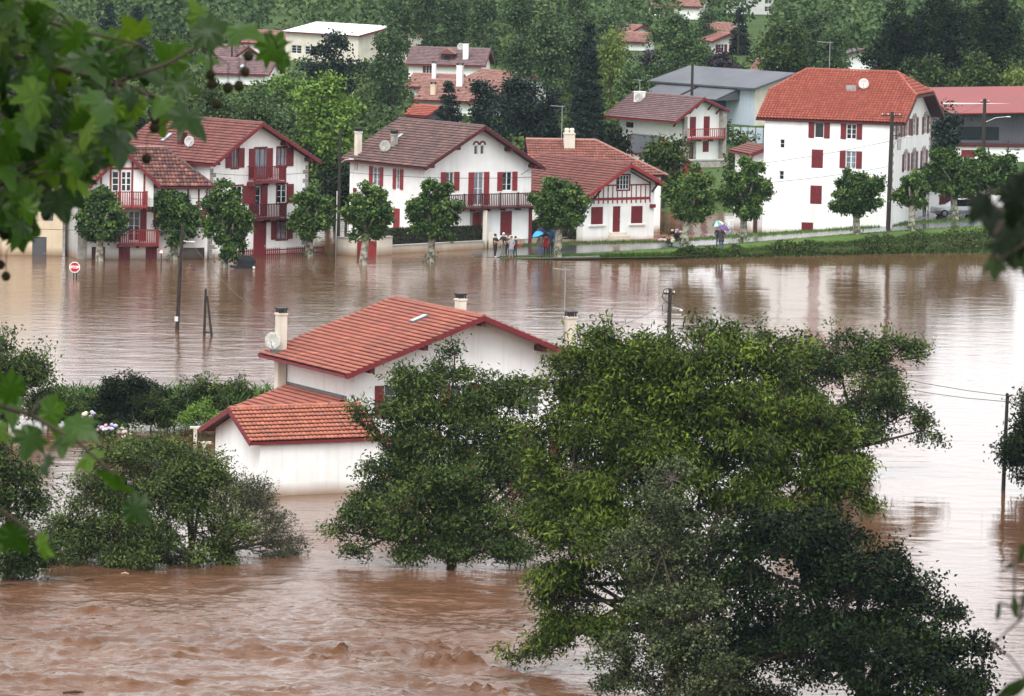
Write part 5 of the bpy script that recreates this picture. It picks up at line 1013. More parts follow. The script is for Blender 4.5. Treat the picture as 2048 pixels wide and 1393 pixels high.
BT = [
 ('bright green tree between the two white gabled houses', 655, 128, 430, 165, 'bright', 'round', .9), ('dark tree mass behind the right corner of the balcony house', 668, 320, 455, 90, 'deep', 'round', .2),
 ('dark tree behind the tall balcony house gable', 590, 250, 440, 90, 'mid', 'round', .5), ('dark round tree before the pale roofed barn', 665, 66, 268, 135, 'conifer', 'round', 1.4), ('tall leafy tree right of the pale roofed barn', 780, 38, 240, 84, 'poplar', 'column', 1.4),
 ('leftmost poplar of the row behind the dormer house', 800, -45, 146, 62, 'poplar', 'column', 1.4), ('second poplar from left behind the dormer house', 850, -60, 144, 66, 'poplar', 'column', 1.4), ('third poplar from left behind the dormer house', 905, -55, 146, 66, 'poplar', 'column', 1.4), ('fourth poplar behind the dormer house, broad crowned', 962, -50, 150, 70, 'poplar', 'column', 1.4),
 ('poplar left of the tall spruce, slender', 1035, -40, 232, 72, 'poplar', 'column', 1.4), ('poplar touching the tall spruce', 1092, -55, 236, 78, 'poplar', 'column', 1.4), ('poplar rising behind the tall spruce', 1150, -45, 228, 76, 'poplar', 'column', 1.4),
 ('tall dark spruce in the middle of the background', 1172, 50, 318, 98, 'conifer', 'cone', 1.2), ('small dark fir above the central house roof', 895, 168, 300, 84, 'conifer', 'cone', 1.0), ('dark yew behind the central house ridge', 968, 158, 305, 76, 'conifer', 'round', 1.0),
 ('broad dark yew left of the tall spruce', 1035, 150, 312, 118, 'conifer', 'round', 1.0), ('dark low yew beside the tall spruce', 1095, 182, 315, 66, 'conifer', 'round', 1.0), ('pale weeping willow right of the tall spruce', 1218, 62, 240, 66, 'lime', 'column', 1.4),
 ('round tree behind the grey warehouse roof', 1350, 14, 215, 132, 'far', 'round', 1.4), ('plum coloured tree under the far red roofs', 1305, 96, 190, 60, 'plum', 'round', 1.4), ('plum coloured bush below the far chalet', 1440, 100, 170, 90, 'plum', 'round', 1.4),
 ('dark round tree left of the small white house', 1560, 40, 190, 120, 'mid', 'round', 1.4), ('tall tree behind the orange roof ridge', 1632, 8, 185, 130, 'poplar', 'round', 1.4), ('lighter tree beside the small white house', 1668, 55, 190, 80, 'far', 'round', 1.4), ('light green shrubby tree above the pink hall', 1590, 105, 190, 80, 'far', 'round', 1.4),
 ('dark oak right of the small white house', 1790, 5, 225, 140, 'deep', 'round', 1.4), ('big dark oak at upper right', 1885, -35, 225, 165, 'deep', 'round', 1.4), ('dark oak in the top right corner', 1990, -30, 235, 165, 'deep', 'round', 1.4), ('low dark tree behind the tall white building', 1850, 110, 262, 120, 'mid', 'round', 1.4), ('dark tree above the red hall roof', 1945, 110, 258, 120, 'mid', 'round', 1.4),
 ('lime green tree at the right edge above the red hall', 2035, 132, 262, 110, 'lime', 'round', 1.4), ('dark cypress between the white building and the red hall', 1893, 205, 375, 62, 'conifer', 'round', 1.3),
 ('garden tree behind the cottage gable', 1325, 272, 415, 110, 'mid', 'round', .2), ('dark shrubby tree between chalet and tall white building', 1500, 262, 400, 70, 'mid', 'round', .6), ('small tree by the warehouse fence', 1470, 300, 410, 60, 'mid', 'round', .4),
 ('leafy mound left of the bright green tree', 520, 170, 300, 150, 'far', 'round', 1.3), ('leafy mound behind the balcony house roof', 430, 165, 310, 140, 'mid', 'round', 1.2), ('dark bush behind the left roof ridge', 480, 205, 330, 130, 'mid', 'round', 1.2), ('tree behind the timbered house roof', 340, 180, 320, 130, 'mid', 'round', 1.2), ('dark tree left of the timbered house roof', 230, 200, 330, 150, 'deep', 'round', 1.2), ('dark tree at the far left behind the beige house', 110, 200, 340, 160, 'deep', 'round', 1.2), ('dark tree cut by the left edge', 10, 190, 340, 150, 'deep', 'round', 1.2),
 ('dark fir at upper left, larger of the pair', 215, 8, 175, 82, 'conifer', 'cone', 1.4), ('dark fir at upper left, smaller of the pair', 272, 10, 165, 66, 'conifer', 'cone', 1.4), ('small conifer beside the far chalet', 1478, 14, 112, 46, 'conifer', 'cone', 1.4), ('tree between the far house and the chalet', 1415, 20, 108, 60, 'far', 'round', 1.4), ('bushy tree right of the weeping willow', 1262, 120, 250, 70, 'far', 'round', 1.4), ('tree beside the far white house', 1575, -10, 100, 90, 'far', 'round', 1.4), ('bush row beside the far russet house', 1215, 15, 120, 80, 'far', 'round', 1.4),
 ('pale green bushes before the low brown house', 560, 150, 232, 90, 'bright', 'round', 1.4), ('dark tree behind the garden gate', 690, 330, 470, 80, 'deep', 'round', -.2), ('low tree behind the hipped house', 1230, 255, 370, 60, 'deep', 'round', .6)]
for k, (lab, x, yt, yb, w_, kd, shp, z) in enumerate(BT): blob_tree(lab, x, yt, yb, w_, kd, shp, z, 100 + k)
# --- undergrowth between the houses and trees
rng = np.random.RandomState(95); VV, FF, TT, nb = [], [], [], 0
HBOX = [(o.location.x, o.location.y, 9.0) for o in bpy.data.objects if o.get('category') in ('house', 'building', 'warehouse', 'barn', 'shed')]
KEEP = [(488, 582, 770, 98), (432, 512, 740, 122), (430, 532, 720, 152), (575, 845, 760, 108), (800, 970, 715, 148), (815, 1020, 670, 212), (800, 915, 605, 245), (1400, 1482, 830, 98), (1232, 1290, 810, 92), (1296, 1402, 930, 20), (1470, 1556, 960, 28), (1692, 1742, 760, 140), (1500, 1618, 730, 148), (1290, 1590, 620, 215)]   # sight lines to the background houses: columns, distance, lowest row seen
def hides(x, y, top):
    px = 1024 + FPX * x / y; row = YHOR + FPX * (CAMH - top) / y + (px - 1024) * .021
    return any(a_ - 14 < px < b_ + 14 and y < c_ and row < r_ for a_, b_, c_, r_ in KEEP)
for k in range(1250):
    Y = rng.uniform(505, 800); xx = rng.uniform(-.095, .095) * Y
    if min((xx - a_) ** 2 + (Y - b_) ** 2 for a_, b_, _ in HBOX) < 40 or (12 < xx < 24 and Y < 560) or (xx > 20 and Y < 600): continue
    H = rng.uniform(1.2, 3.2)
    if hides(xx, Y, 1.6 + H): continue
    R = rng.uniform(1.3, 3.0); m = 115; d = unit(rng.randn(m, 3)); d[:, 2] = np.abs(d[:, 2]); z0 = float(land_z(np.array(xx), np.array(Y)))
    c = d * (.7 + .35 * rng.rand(m, 1)) * np.array([R, R, H]) + np.array([xx, Y, z0]); v, f, tt = leaves(c, .5, .36, np.clip(rng.rand() * .5 + rng.rand(m) * .35, 0, .86), rng, d, .2); VV.append(v); FF.append(f + nb); TT.append(tt); nb += len(v)
tag(link('undergrowth', npmesh('undergrowth', np.concatenate(VV), np.concatenate(FF), [LG['mid']], t=np.concatenate(TT))), 'tangle of bushes covering the plots behind the houses', 'bushes', kind='stuff')
# --- far woodland
rng = np.random.RandomState(90); VV, FF, TT, nb = [], [], [], 0
for k in range(520):
    Y = rng.uniform(770, 1150) if k < 430 else rng.uniform(690, 790); xx = rng.uniform(-.105, .105) * Y
    if (k >= 430 and -.088 * Y < xx < .03 * Y) : continue
    H = rng.uniform(8, 15)
    if hides(xx, Y - 8, 2 + H): continue
    R = rng.uniform(3.2, 5.5); m = 380
    d = unit(rng.randn(m, 3)); rad = .55 + .45 * rng.rand(m, 1); lump = 1 + .18 * np.sin(d[:, :1] * 7 + k) * np.cos(d[:, 2:] * 6 + k)
    c = d * rad * lump * np.array([R, R, H * .46]) + np.array([xx, Y, 1.4 + H * .52])
    v, f, tt = leaves(c, .82, .6, np.clip(rng.rand() * .45 + rng.rand(m) * .45, 0, .86), rng, d, .2); VV.append(v); FF.append(f + nb); TT.append(tt); nb += len(v)
tag(link('woodland', npmesh('woodland', np.concatenate(VV), np.concatenate(FF), [LG['far']], t=np.concatenate(TT))), 'hazy mass of woodland across the far valley side', 'woodland', kind='stuff')
# ------------------------------------------------------------------ poles, wires and signs
def pole(label, b, topy, r=.13, lean=0, name='utility_pole', cat='pole', z=0, Y=None, parts=None):
    p = at(b[0], b[1], z) if Y is None else atY(b[0], b[1], Y); p = Vector((p.x, p.y, z)); h = zat(p.x, p.y, topy) - z
    o = thing(name, label, cat, p); MB().tube([(0, 0, -1.2), (lean * h * .5, 0, h * .5), (lean * h, 0, h)], [r, r * .9, r * .75], 8).build('mast', M['pole'], o); return o, p, h
def lamp_arm(o, z, dx, dz, head=.34, x0=0):
    MB().tube([(x0, 0, z), (x0 + dx * .5, -.05, z + dz * .8), (x0 + dx, -.1, z + dz)], .035, 6).build('lamp_arm', M['metal_grey'], o)
    MB().lathe([(.001, .05), (.09, .04), (.12, 0), (.09, -.05), (.001, -.06)], 10).build('lamp_head', M['metal_white'], o, loc=(x0 + dx + head * .3, -.1, z + dz), scale=(1.9, .9, 1), smooth=True)
def insulators(o, h, n=4, w=.9):
    MB().box(-w / 2, -.05, h - .35, w / 2, .05, h - .25).build('crossarm', M['pole'], o); me = cached('ins', lambda: MB().lathe([(.02, 0), (.05, .03), (.03, .06), (.05, .09), (.02, .13)], 8).mesh('insulator', [M['metal_white']]))
    for k in range(n): link('insulator', me, o, loc=(-w / 2 + .06 + (w - .12) * k / max(1, n - 1), 0, h - .25))
o1, P1, h1 = pole('black flooded pole with white street lamp left of centre', (353, 660), 452, .14, .045); lamp_arm(o1, h1 - .95, .5, -.05, x0=.045 * h1); MB().box(-.12, -.16, .55, .1, -.1, .85).build('notice', M['metal_white'], o1)
pA = at(408, 672); af = thing('braced_pole', 'braced timber post standing in the flood right of the lamp pole', 'pole', pA); hA = zat(pA.x, pA.y, 578); MB().tube([(0, 0, -1), (.06, 0, hA)], [.10, .08], 8).build('mast', M['pole'], af); MB().tube([(.62, -.2, -1), (.16, 0, hA - .45)], [.09, .07], 8).build('brace', M['pole'], af); MB().box(0, -.1, .2, .46, .0, .28).build('tie', M['pole'], af)
o3, P3, h3 = pole('black pole with street lamp beside the balcony house', (676, 508), 258, .14); lamp_arm(o3, h3 - 2.6, .75, .35); MB().tube([(-.15, -.12, -1), (-.15, -.12, 4.7)], .04, 6).build('conduit', M['conduit'], o3)
o4, P4, h4 = pole('big black utility pole with transformer at the white building corner', (1776, 459), 224, .19, .01, z=.95); insulators(o4, h4, 4, 1.5)
for dz, dx in ((.5, .8), (1.1, .75), (1.9, .7)): MB().box(.1, -.04, h4 - dz, dx, .04, h4 - dz + .07).lathe([(.03, 0), (.07, .05), (.04, .1), (.07, .15), (.03, .25)], 8, c=(dx, 0, h4 - dz)).build('bracket', M['dark'], o4)
MB().tube([(.7, .1, h4 - 3.0), (.7, .1, h4 - 2.1)], .16, 10).build('transformer', M['metal_grey'], o4); lamp_arm(o4, h4 - 2.9, 1.35, 1.0); MB().tube([(.22, -.15, -.5), (.26, -.15, 3.2)], .06, 6).build('conduit', M['conduit'], o4)
o5, P5, h5 = pole('dark pole with looped cables rising behind the walnut', (1336, 712), 578, .15, .01); insulators(o5, h5, 4, .7)
MB().tube([(-.1, -.1, h5 - .9), (-.45, -.15, h5 - .5), (-.35, -.15, h5 - .05), (0, -.1, h5 + .05)], .03, 5).tube([(.1, -.1, h5 - 1.2), (-.4, -.15, h5 - 1.6), (-.42, -.15, h5 - 1.0)], .03, 5).build('cable_loop', M['dark'], o5); MB().lathe([(.001, 0), (.1, .05), (.1, .12), (.001, .16)], 8).build('lamp_head', M['metal_white'], o5, loc=(.75, -.1, h5 - 1.4)); MB().tube([(0, 0, h5 - 1.1), (.75, -.1, h5 - 1.25)], .03, 5).build('lamp_arm', M['metal_grey'], o5)
o6, P6, h6 = pole('leaning dark post in the bright water at right', (2006, 980), 788, .11, .018)
o7, P7, h7 = pole('dark pole before the grey warehouse roof', (1382, 262), 128, .17, z=1.4); o8, P8, h8 = pole('dark utility pole before the red roofed hall', (1966, 330), 198, .2, z=1.5); insulators(o8, h8, 3, .8); lamp_arm(o8, h8 - 2.2, 2.1, .6)
o9, P9, h9 = pole('thin dark pole among the far left roofs', (463, 150), 78, .14, z=1.5); o10, P10, h10 = pole('pole with white insulators beside the far chalet', (1476, 112), 46, .12, z=1.5); insulators(o10, h10, 4, 1.6)
o11, P11, h11 = pole('left pole before the pink hall', (1530, 165), 108, .16, z=1.5); o12, P12, h12 = pole('right pole before the pink hall', (1588, 165), 118, .16, z=1.5)
for lab, bx, by, ty in (('modern lamp post with curved arm at far right', 2014, 372, 282), ('modern lamp post half hidden by the rightmost planes', 1974, 400, 295)):
    p = at(bx, by, 1.4); h = zat(p.x, p.y, ty) - 1.4; o = thing('street_lamp', lab, 'lamp post', (p.x, p.y, 1.4)); MB().tube([(0, 0, 0), (0, 0, h)], [.08, .06], 8).build('mast', M['dark'], o); MB().tube([(-.3, 0, h - .75), (1.1, 0, h - .75)], .03, 6).tube([(.5, 0, h - .75), (.75, 0, h - .5), (1.0, 0, h - .75)], .025, 5).build('arm', M['dark'], o); MB().lathe([(.001, .12), (.14, .06), (.22, 0), (.001, -.02)], 10).build('shade', M['dark'], o, loc=(.8, 0, h - .82))
def wire(name, label, a, b, sag=.5, r=.016, n=10):
    a, b = Vector(a), Vector(b); pts = [a.lerp(b, k / n) - Vector((0, 0, sag * 4 * (k / n) * (1 - k / n))) for k in range(n + 1)]
    tag(MB().tube(pts, r, 4).build(name, M['dark']), label, 'cable')
T1 = P1 + Vector((.045 * h1, 0, h1 - .3)); T5 = P5 + Vector((0, 0, h5 - .3)); T6 = P6 + Vector((.018 * h6, 0, h6 - .1)); T4 = P4 + Vector((0, 0, h4 - .3))
wire('cable', 'sagging cable from the lamp pole to the left edge', T1, (-46, 400, 5.6), .4); wire('cable', 'cable from the lamp pole towards the flooded house chimney', T1, FH.world(-.3, 8.9, zt - .8), .6)
wire('cable', 'upper cable from the looped cable pole to the leaning post', T5, T6, 1.0); wire('cable', 'lower cable from the looped cable pole to the leaning post', T5 - Vector((0, 0, .5)), T6 - Vector((0, 0, .3)), 1.2); wire('cable', 'cable from the leaning post towards the right edge', T6, (60, 330, 6.0), .5)
wire('cable', 'cable from the looped cable pole to the flooded house antenna chimney', T5 - Vector((0, 0, .4)), FH.world(13.4, 3.2, z3 - .9), .5); wire('cable', 'upper cable crossing the tall white building', P4 + Vector((0, 0, h4 - 2.3)), (9, 462.5, 5.5), .5); wire('cable', 'lower cable crossing the tall white building', P4 + Vector((0, 0, h4 - 4.3)), (11.9, 470, 4.0), .4)
wire('cable', 'high cable from the big utility pole to the pole at the red hall', T4, P8 + Vector((0, 0, h8 - .3)), .8); wire('cable', 'cable across the central house gable', P3 + Vector((0, 0, h3 - 3.2)), CH.world(10.1, -.1, 5.3), .25); wire('cable', 'cable across the balcony house front', P3 + Vector((0, 0, h3 - 2.9)), TH.world(-.2, -.2, 6.3), .35)
wire('cable', 'thin cable above the upper storey of the left timbered house', HT.world(-14, 1, 4.9), HT.world(10, -1.2, 4.6), .3)
def text(parent, s, size, m, loc, rot):
    c = bpy.data.curves.new('lettering', 'FONT'); c.body = s; c.size = size; c.align_x = 'CENTER'; c.align_y = 'CENTER'; c.extrude = .004; c.offset = .012; c.materials.append(m); t_o = bpy.data.objects.new('tmp', c); COL.objects.link(t_o); me = bpy.data.meshes.new_from_object(t_o.evaluated_get(bpy.context.evaluated_depsgraph_get())); bpy.data.objects.remove(t_o); return link('lettering', me, parent, loc=loc, rot=rot)
signred = mat('sign_red', (.42, .012, .022), None, rough=.4); signwhite = mat('sign_white', (.82, .82, .82), None, rough=.4)
def octa(r, y): return [(r * math.cos(math.pi / 8 + k * math.pi / 4), r * math.sin(math.pi / 8 + k * math.pi / 4)) for k in range(8)]
p = at(149, 556); st = thing('stop_sign', 'red octagonal stop sign standing in the flood', 'sign', p); zc_ = zat(p.x, p.y, 535)
MB().tube([(-.06, .06, -1), (-.06, .06, zc_ + .2)], .045, 6).tube([(.12, .1, -1), (.12, .1, zc_ + .1)], .06, 6).build('post', M['dark'], st)
MB().prism(octa(.40, 0), lambda q: (q[0], -.01, zc_ + q[1]), lambda q: (q[0], .02, zc_ + q[1])).build('border', signwhite, st); MB().prism(octa(.345, 0), lambda q: (q[0], -.016, zc_ + q[1]), lambda q: (q[0], -.0105, zc_ + q[1])).build('face', signred, st); text(st, 'STOP', .26, signwhite, (0, -.021, zc_), (math.pi / 2, 0, 0))
def tri_sign(label, b, cy_, z, up, r):
    p = at(b[0], b[1], z); o = thing('triangular_sign', label, 'sign', p); zc = zat(p.x, p.y, cy_) - z; s = 1 if up else -1
    MB().tube([(0, .04, -1), (0, .04, zc)], .04, 6).build('post', M['metal_grey'] if not up else M['dark'], o); T = lambda rr: [(rr * math.cos(math.pi / 2 * s + k * 2.0944), rr * math.sin(math.pi / 2 * s + k * 2.0944)) for k in range(3)]
    MB().prism(T(r), lambda q: (q[0], -.012, zc + q[1]), lambda q: (q[0], .015, zc + q[1])).build('border', signred, o); MB().prism(T(r * .7), lambda q: (q[0], -.018, zc + q[1]), lambda q: (q[0], -.0125, zc + q[1])).build('face', signwhite, o); return o
tri_sign('small warning triangle on a post before the left timbered house', (322, 541), 504, 0, True, .27); tri_sign('red bordered give way triangle beside the silver car', (1952, 432), 393, 1.3, False, .42)
# clothes line posts
p = at(390, 905); cl = thing('clothesline_post', 'pale T shaped clothesline post left of the garage', 'post', p); hh = zat(p.x, p.y, 858); MB().box(-.09, -.09, -.8, .09, .09, hh).box(-.28, -.12, hh, .36, .12, hh + .12).build('post', M['render_cream'], cl)
p = at(408, 912); cl = thing('clothesline_post', 'second lower clothesline crossbar beside the garage gable', 'post', p); hh = zat(p.x, p.y, 888); MB().box(-.09, -.09, -.8, .09, .09, hh).box(-.30, -.12, hh, .36, .12, hh + .12).build('post', M['render_cream'], cl)
# half sunk bin and drifting lump
p = at(490, 537); bn = thing('waste_container', 'half sunk black waste container drifting by a plane tree', 'container', p, .2); bn.rotation_euler = (.0, .16, .15)
b_ = MB(); q0 = [(-.55, -.4, -.5), (.55, -.4, -.5), (.55, .4, -.5), (-.55, .4, -.5), (-.68, -.5, .62), (.62, -.5, .62), (.62, .5, .62), (-.68, .5, .62)]; b_.add(q0, [(0, 3, 2, 1), (0, 1, 5, 4), (1, 2, 6, 5), (2, 3, 7, 6), (3, 0, 4, 7), (4, 5, 6, 7)]); b_.box(-.74, -.55, .56, .68, .55, .64); b_.build('body', M['plasticblack'], bn)
MB().prism([(-.74, .64), (.3, .64), (.68, .72), (.2, .98), (-.5, .92)], lambda q: (q[0], -.54, q[1]), lambda q: (q[0], .54, q[1])).build('lid', M['plasticblack'], bn); MB().box(-1.15, -.6, -.1, .95, -.45, .1).build('skirt', M['plasticblack'], bn); MB().lathe([(.001, -.03), (.1, -.03), (.1, .03), (.001, .03)], 10).build('wheel', M['metal_white'], bn, loc=(.55, -.62, .2), rot=(math.pi / 2, 0, 0))
def lump(name, label, cat, px, py, prof, m, sc, rz=0):
    p = at(px, py); o = MB().lathe(prof, 9).build(name, m, None, loc=p, scale=sc, rot=(0, 0, rz)); tag(o, label, cat); return o
lump('drift_debris', 'brown lump of debris breaking the flood surface', 'debris', 380, 540, [(.001, .42), (.14, .36), (.22, .22), (.42, .1), (.5, -.1)], M['wood_brown'], (.8, .5, 1))
for k, (lab, x, y, L, a, m) in enumerate([('dark branch stub at the left river edge', 18, 1172, .7, .1, M['bark']), ('yellow plank sliver adrift below the leaning willow', 178, 1161, .4, .3, M['wood_brown']), ('small pale stick adrift below the willow', 250, 1150, .35, -.2, M['render_cream']), ('long dark stick in the turbulent river', 150, 1388, .9, .05, M['bark'])]):
    p = at(x, y); o = MB().tube([(-L / 2, 0, .03), (0, .02, .08), (L / 2, 0, .04)], [.05, .06, .03], 6).build('driftwood', m, None, loc=p, rot=(0, 0, a)); tag(o, lab, 'driftwood')
# fence of the warehouse yard
p = at(1450, 285, 1.5); yf = thing('yard_fence', 'pale panel fence before the grey warehouse', 'fence', p, -.2)
for k in range(9): MB().box(k * .75, 0, 0, k * .75 + .68, .04, 1.5).build('panel', M['clad_blue'], yf); MB().box(k * .75 - .06, -.04, 0, k * .75 + .0, .06, 1.7).build('post', M['dark'], yf)
hr_ = at(1316, 482, .2); rl = thing('stair_rail', 'thin red handrail beside the cottage', 'handrail', hr_); MB().tube([(0, 0, -.4), (0, 0, .9), (.9, .6, .25), (.9, .6, -.5)], .03, 6).build('rail', M['red_bright'], rl)

# ------------------------------------------------------------------ cars
def car(label, loc, rz, paint):
    o = thing('parked_car', label, 'car', loc, rz)
    st = [(-2.02, .42, .62, .66, .60, .70, .55), (-1.92, .28, .74, .80, .72, .80, .68), (-1.2, .24, .84, .90, .78, .85, .74), (-.75, .24, .88, .96, .79, .86, .72), (-.15, .24, .90, 1.40, .80, .86, .58), (.55, .24, .91, 1.47, .80, .86, .60), (1.25, .24, .93, 1.42, .79, .85, .58), (1.78, .28, .94, 1.05, .74, .80, .62), (1.95, .36, .80, .90, .64, .74, .58)]
    mb = MB(); R = []
    for x, zl, zb, zr, wl_, wb, wr in st: R.append([(x, -wl_, zl), (x, -wb, (zl + zb) / 2), (x, -wb * .97, zb), (x, -wr, zr), (x, wr, zr), (x, wb * .97, zb), (x, wb, (zl + zb) / 2), (x, wl_, zl)])
    vs = [q for r_ in R for q in r_]; fs, ms = [], []
    for i in range(len(R) - 1):
        for k in range(8):
            fs.append((i * 8 + k, i * 8 + (k + 1) % 8, (i + 1) * 8 + (k + 1) % 8, (i + 1) * 8 + k)); cab = 3 <= i <= 6; ms.append(1 if (cab and k in (2, 4) and i in (3, 4, 5)) or (k == 3 and i in (3, 6)) else 0)
    fs += [tuple(range(8))[::-1], tuple((len(R) - 1) * 8 + k for k in range(8))]; ms += [0, 0]
    mb.add(vs, fs); mb.m = ms; mb.build('body', [paint, M['glass']], o)
    ty = MB().lathe([(.19, -.1), (.30, -.1), (.32, -.05), (.32, .05), (.30, .1), (.19, .1)], 16).mesh('wheel', [M['rubber']], True); ri = MB().lathe([(.001, -.09), (.06, -.1), (.18, -.07), (.2, -.09), (.2, .09), (.001, .09)], 12).mesh('rim', [M['metal_grey']])
    for x in (-1.25, 1.22):
        for y in (-.76, .76): w = link('wheel', ty, o, loc=(x, y, .32), rot=(math.pi / 2 * (1 if y < 0 else -1), 0, 0)); link('rim', ri, w, rot=(math.pi, 0, 0))
    for y in (-.55, .55): MB().box(-1.99, y - .16, .60, -1.90, y + .16, .74).build('headlight', M['skylight'], o); MB().box(1.9, y - .12, .72, 1.97, y + .12, .92).build('tail_light', signred, o)
    for y in (-.92, .92): MB().box(-.62, y - .07, .93, -.42, y + .07, 1.05).build('mirror', paint, o)
    MB().box(-2.04, -.3, .42, -1.98, .3, .52).build('number_plate', signwhite, o); return o
silver = mat('silver_paint', (.46, .48, .50), None, rough=.22, spec=.7, metal=.5); whitep = mat('white_car_paint', (.75, .76, .76), None, rough=.25, spec=.6)
p = at(1913, 434, 1.27); car('silver hatchback parked behind a plane tree trunk', (p.x, p.y, 1.27), .22, silver)
p = at(2052, 400, 1.55); car('white car at the right edge behind the dark leaves', (p.x, p.y, 1.55), .3, whitep)

# ------------------------------------------------------------------ people
SKIN = mat('skin', (.42, .25, .18), None, rough=.6); HAIRS = {'dark': mat('dark_hair', (.015, .012, .010), None, rough=.6), 'grey': mat('grey_hair', (.55, .54, .52), None, rough=.7), 'brown': mat('brown_hair', (.06, .035, .02), None, rough=.6)}
CLOTH = {}
def cloth(c):
    if c not in CLOTH: CLOTH[c] = mat('cloth_%d' % len(CLOTH), c, None, rough=.85)
    return CLOTH[c]
def person(label, loc, face, top, legs, shoes=(.03, .03, .03), hair='dark', h=1.72, armR=(.22, -.10, 1.02), armL=(-.22, -.10, 1.02), stride=.06, coat=0.0, bag=None):
    """one skinned figure; face = heading of the chest (0 looks towards -Y); arms = hand positions for a 1.72 m body"""
    o = thing('person', label, 'person', loc, face); s = h / 1.72
    V = [(0, 0, .95), (0, .01, 1.15), (0, .0, 1.36), (0, -.01, 1.50), (0, -.02, 1.60), (0, -.02, 1.70), (.17, 0, 1.40), (-.17, 0, 1.40)]; rad = [.155, .145, .155, .055, .092, .075, .075, .075]
    E = [(0, 1), (1, 2), (2, 3), (3, 4), (4, 5), (2, 6), (2, 7)]; part = ['t', 't', 't', 's', 's', 's', 't', 't']
    for sg, hand in ((1, armR), (-1, armL)):
        sh = 6 if sg > 0 else 7; hv = Vector(hand); sv = Vector(V[sh]); mid = (sv + hv) / 2; out = Vector((sg * .10, .10, -.04)) * (1 if (hv - sv).length < .5 else .35); el = mid + out
        n = len(V); V += [tuple(el), tuple(hv), tuple(hv + (hv - el).normalized() * .07)]; rad += [.052, .036, .036]; E += [(sh, n), (n, n + 1), (n + 1, n + 2)]; part += ['t', 's', 's']
        dd = (hv - el).normalized(); sx = dd.cross(Vector((0, 1, .2))).normalized(); palm = n + 2
        for k, (off, ln) in enumerate(((-.030, .065), (-.010, .078), (.010, .074), (.030, .058), (.045, .045))):
            f0 = Vector(V[palm]) + sx * off + dd * (.03 if k < 4 else -.03); f1 = f0 + dd * ln * .8 + Vector((0, -.012, -.01)) + sx * (off * .3 if k < 4 else .03); m_ = len(V); V += [tuple(f0), tuple(f1)]; rad += [.0095, .008]; E += [(palm, m_), (m_, m_ + 1)]; part += ['s', 's']
    for sg in (1, -1):
        n = len(V); dy = stride * sg; V += [(sg * .095, 0, .90), (sg * .10, -.02 + dy * .5, .50), (sg * .10, .02 + dy, .09), (sg * .11, -.05 + dy, .045), (sg * .12, -.14 + dy, .035)]; rad += [.10, .068 + coat * .03, .046, .045, .038]; E += [(0, n), (n, n + 1), (n + 1, n + 2), (n + 2, n + 3), (n + 3, n + 4)]; part += ['l', 'l', 'l', 'f', 'f']
    n = len(V); V += [(0, -.125, 1.60)]; rad += [.016]; E += [(4, n)]; part += ['s']
    V = [tuple(Vector(q) * s) for q in V]
    me = bpy.data.meshes.new('body'); me.from_pydata(V, E, []); tmp = bpy.data.objects.new('tmp', me); COL.objects.link(tmp)
    tmp.modifiers.new('skin', 'SKIN').use_smooth_shade = True; sb = tmp.modifiers.new('sub', 'SUBSURF'); sb.levels = 1; sb.render_levels = 1
    sv = me.skin_vertices[0].data
    for k in range(len(V)): sv[k].radius = (rad[k] * s * (1.25 if part[k] == 't' and k < 3 else 1), rad[k] * s * (.85 if part[k] == 't' and k < 3 else 1)); sv[k].use_root = (k == 0)
    dg = bpy.context.evaluated_depsgraph_get(); bm_ = bpy.data.meshes.new_from_object(tmp.evaluated_get(dg)); bpy.data.objects.remove(tmp)
    bm_.materials.clear()
    for m_ in (cloth(top), cloth(legs), cloth(shoes), SKIN): bm_.materials.append(m_)
    mp_ = {'t': 0, 'l': 1, 'f': 2, 's': 3}; A_ = np.array([V[e_[0]] for e_ in E]); B_ = np.array([V[e_[1]] for e_ in E]); pt = [mp_[part[e_[1]]] for e_ in E]
    for pl_ in bm_.polygons:
        c_ = np.array(pl_.center); ab = B_ - A_; t_ = np.clip(((c_ - A_) * ab).sum(1) / np.maximum((ab ** 2).sum(1), 1e-9), 0, 1); dd_ = ((A_ + ab * t_[:, None] - c_) ** 2).sum(1); i_ = int(np.argmin(dd_)); mi_ = pt[i_]
        if part[E[i_][1]] == 's' and E[i_][0] in (8, 19) and t_[i_] < .75: mi_ = 0                      # sleeves reach the wrist
        if E[i_] == (2, 3) and t_[i_] < .6: mi_ = 0
        if c_[2] < (.95 - coat) * s and mi_ == 0: mi_ = 1 if coat == 0 and abs(c_[0]) < .17 * s else 0
        pl_.material_index = mi_
    bm_.name = 'body'; body = link('body', bm_, o)
    hm = MB().lathe([(.001, .125), (.06, .112), (.098, .06), (.104, .0), (.09, -.055)], 12); link('hair', hm.mesh('hair', [HAIRS[hair]], True), o, loc=(0, .012 * s, 1.645 * s), scale=(s, s * 1.08, s))
    for sg in (1, -1): MB().lathe([(.001, -.01), (.01, 0), (.001, .01)], 6).build('eye', M['dark'], o, loc=(sg * .033 * s, -.108 * s, 1.625 * s))
    if coat:
        link('coat_skirt', MB().lathe([(.17, .0), (.20, -coat * .5), (.235, -coat), (.21, -coat)], 12).mesh('coat_skirt', [cloth(top)], True), o, loc=(0, 0, 1.0 * s), scale=(s * 1.05, s * .8, s))
    return o
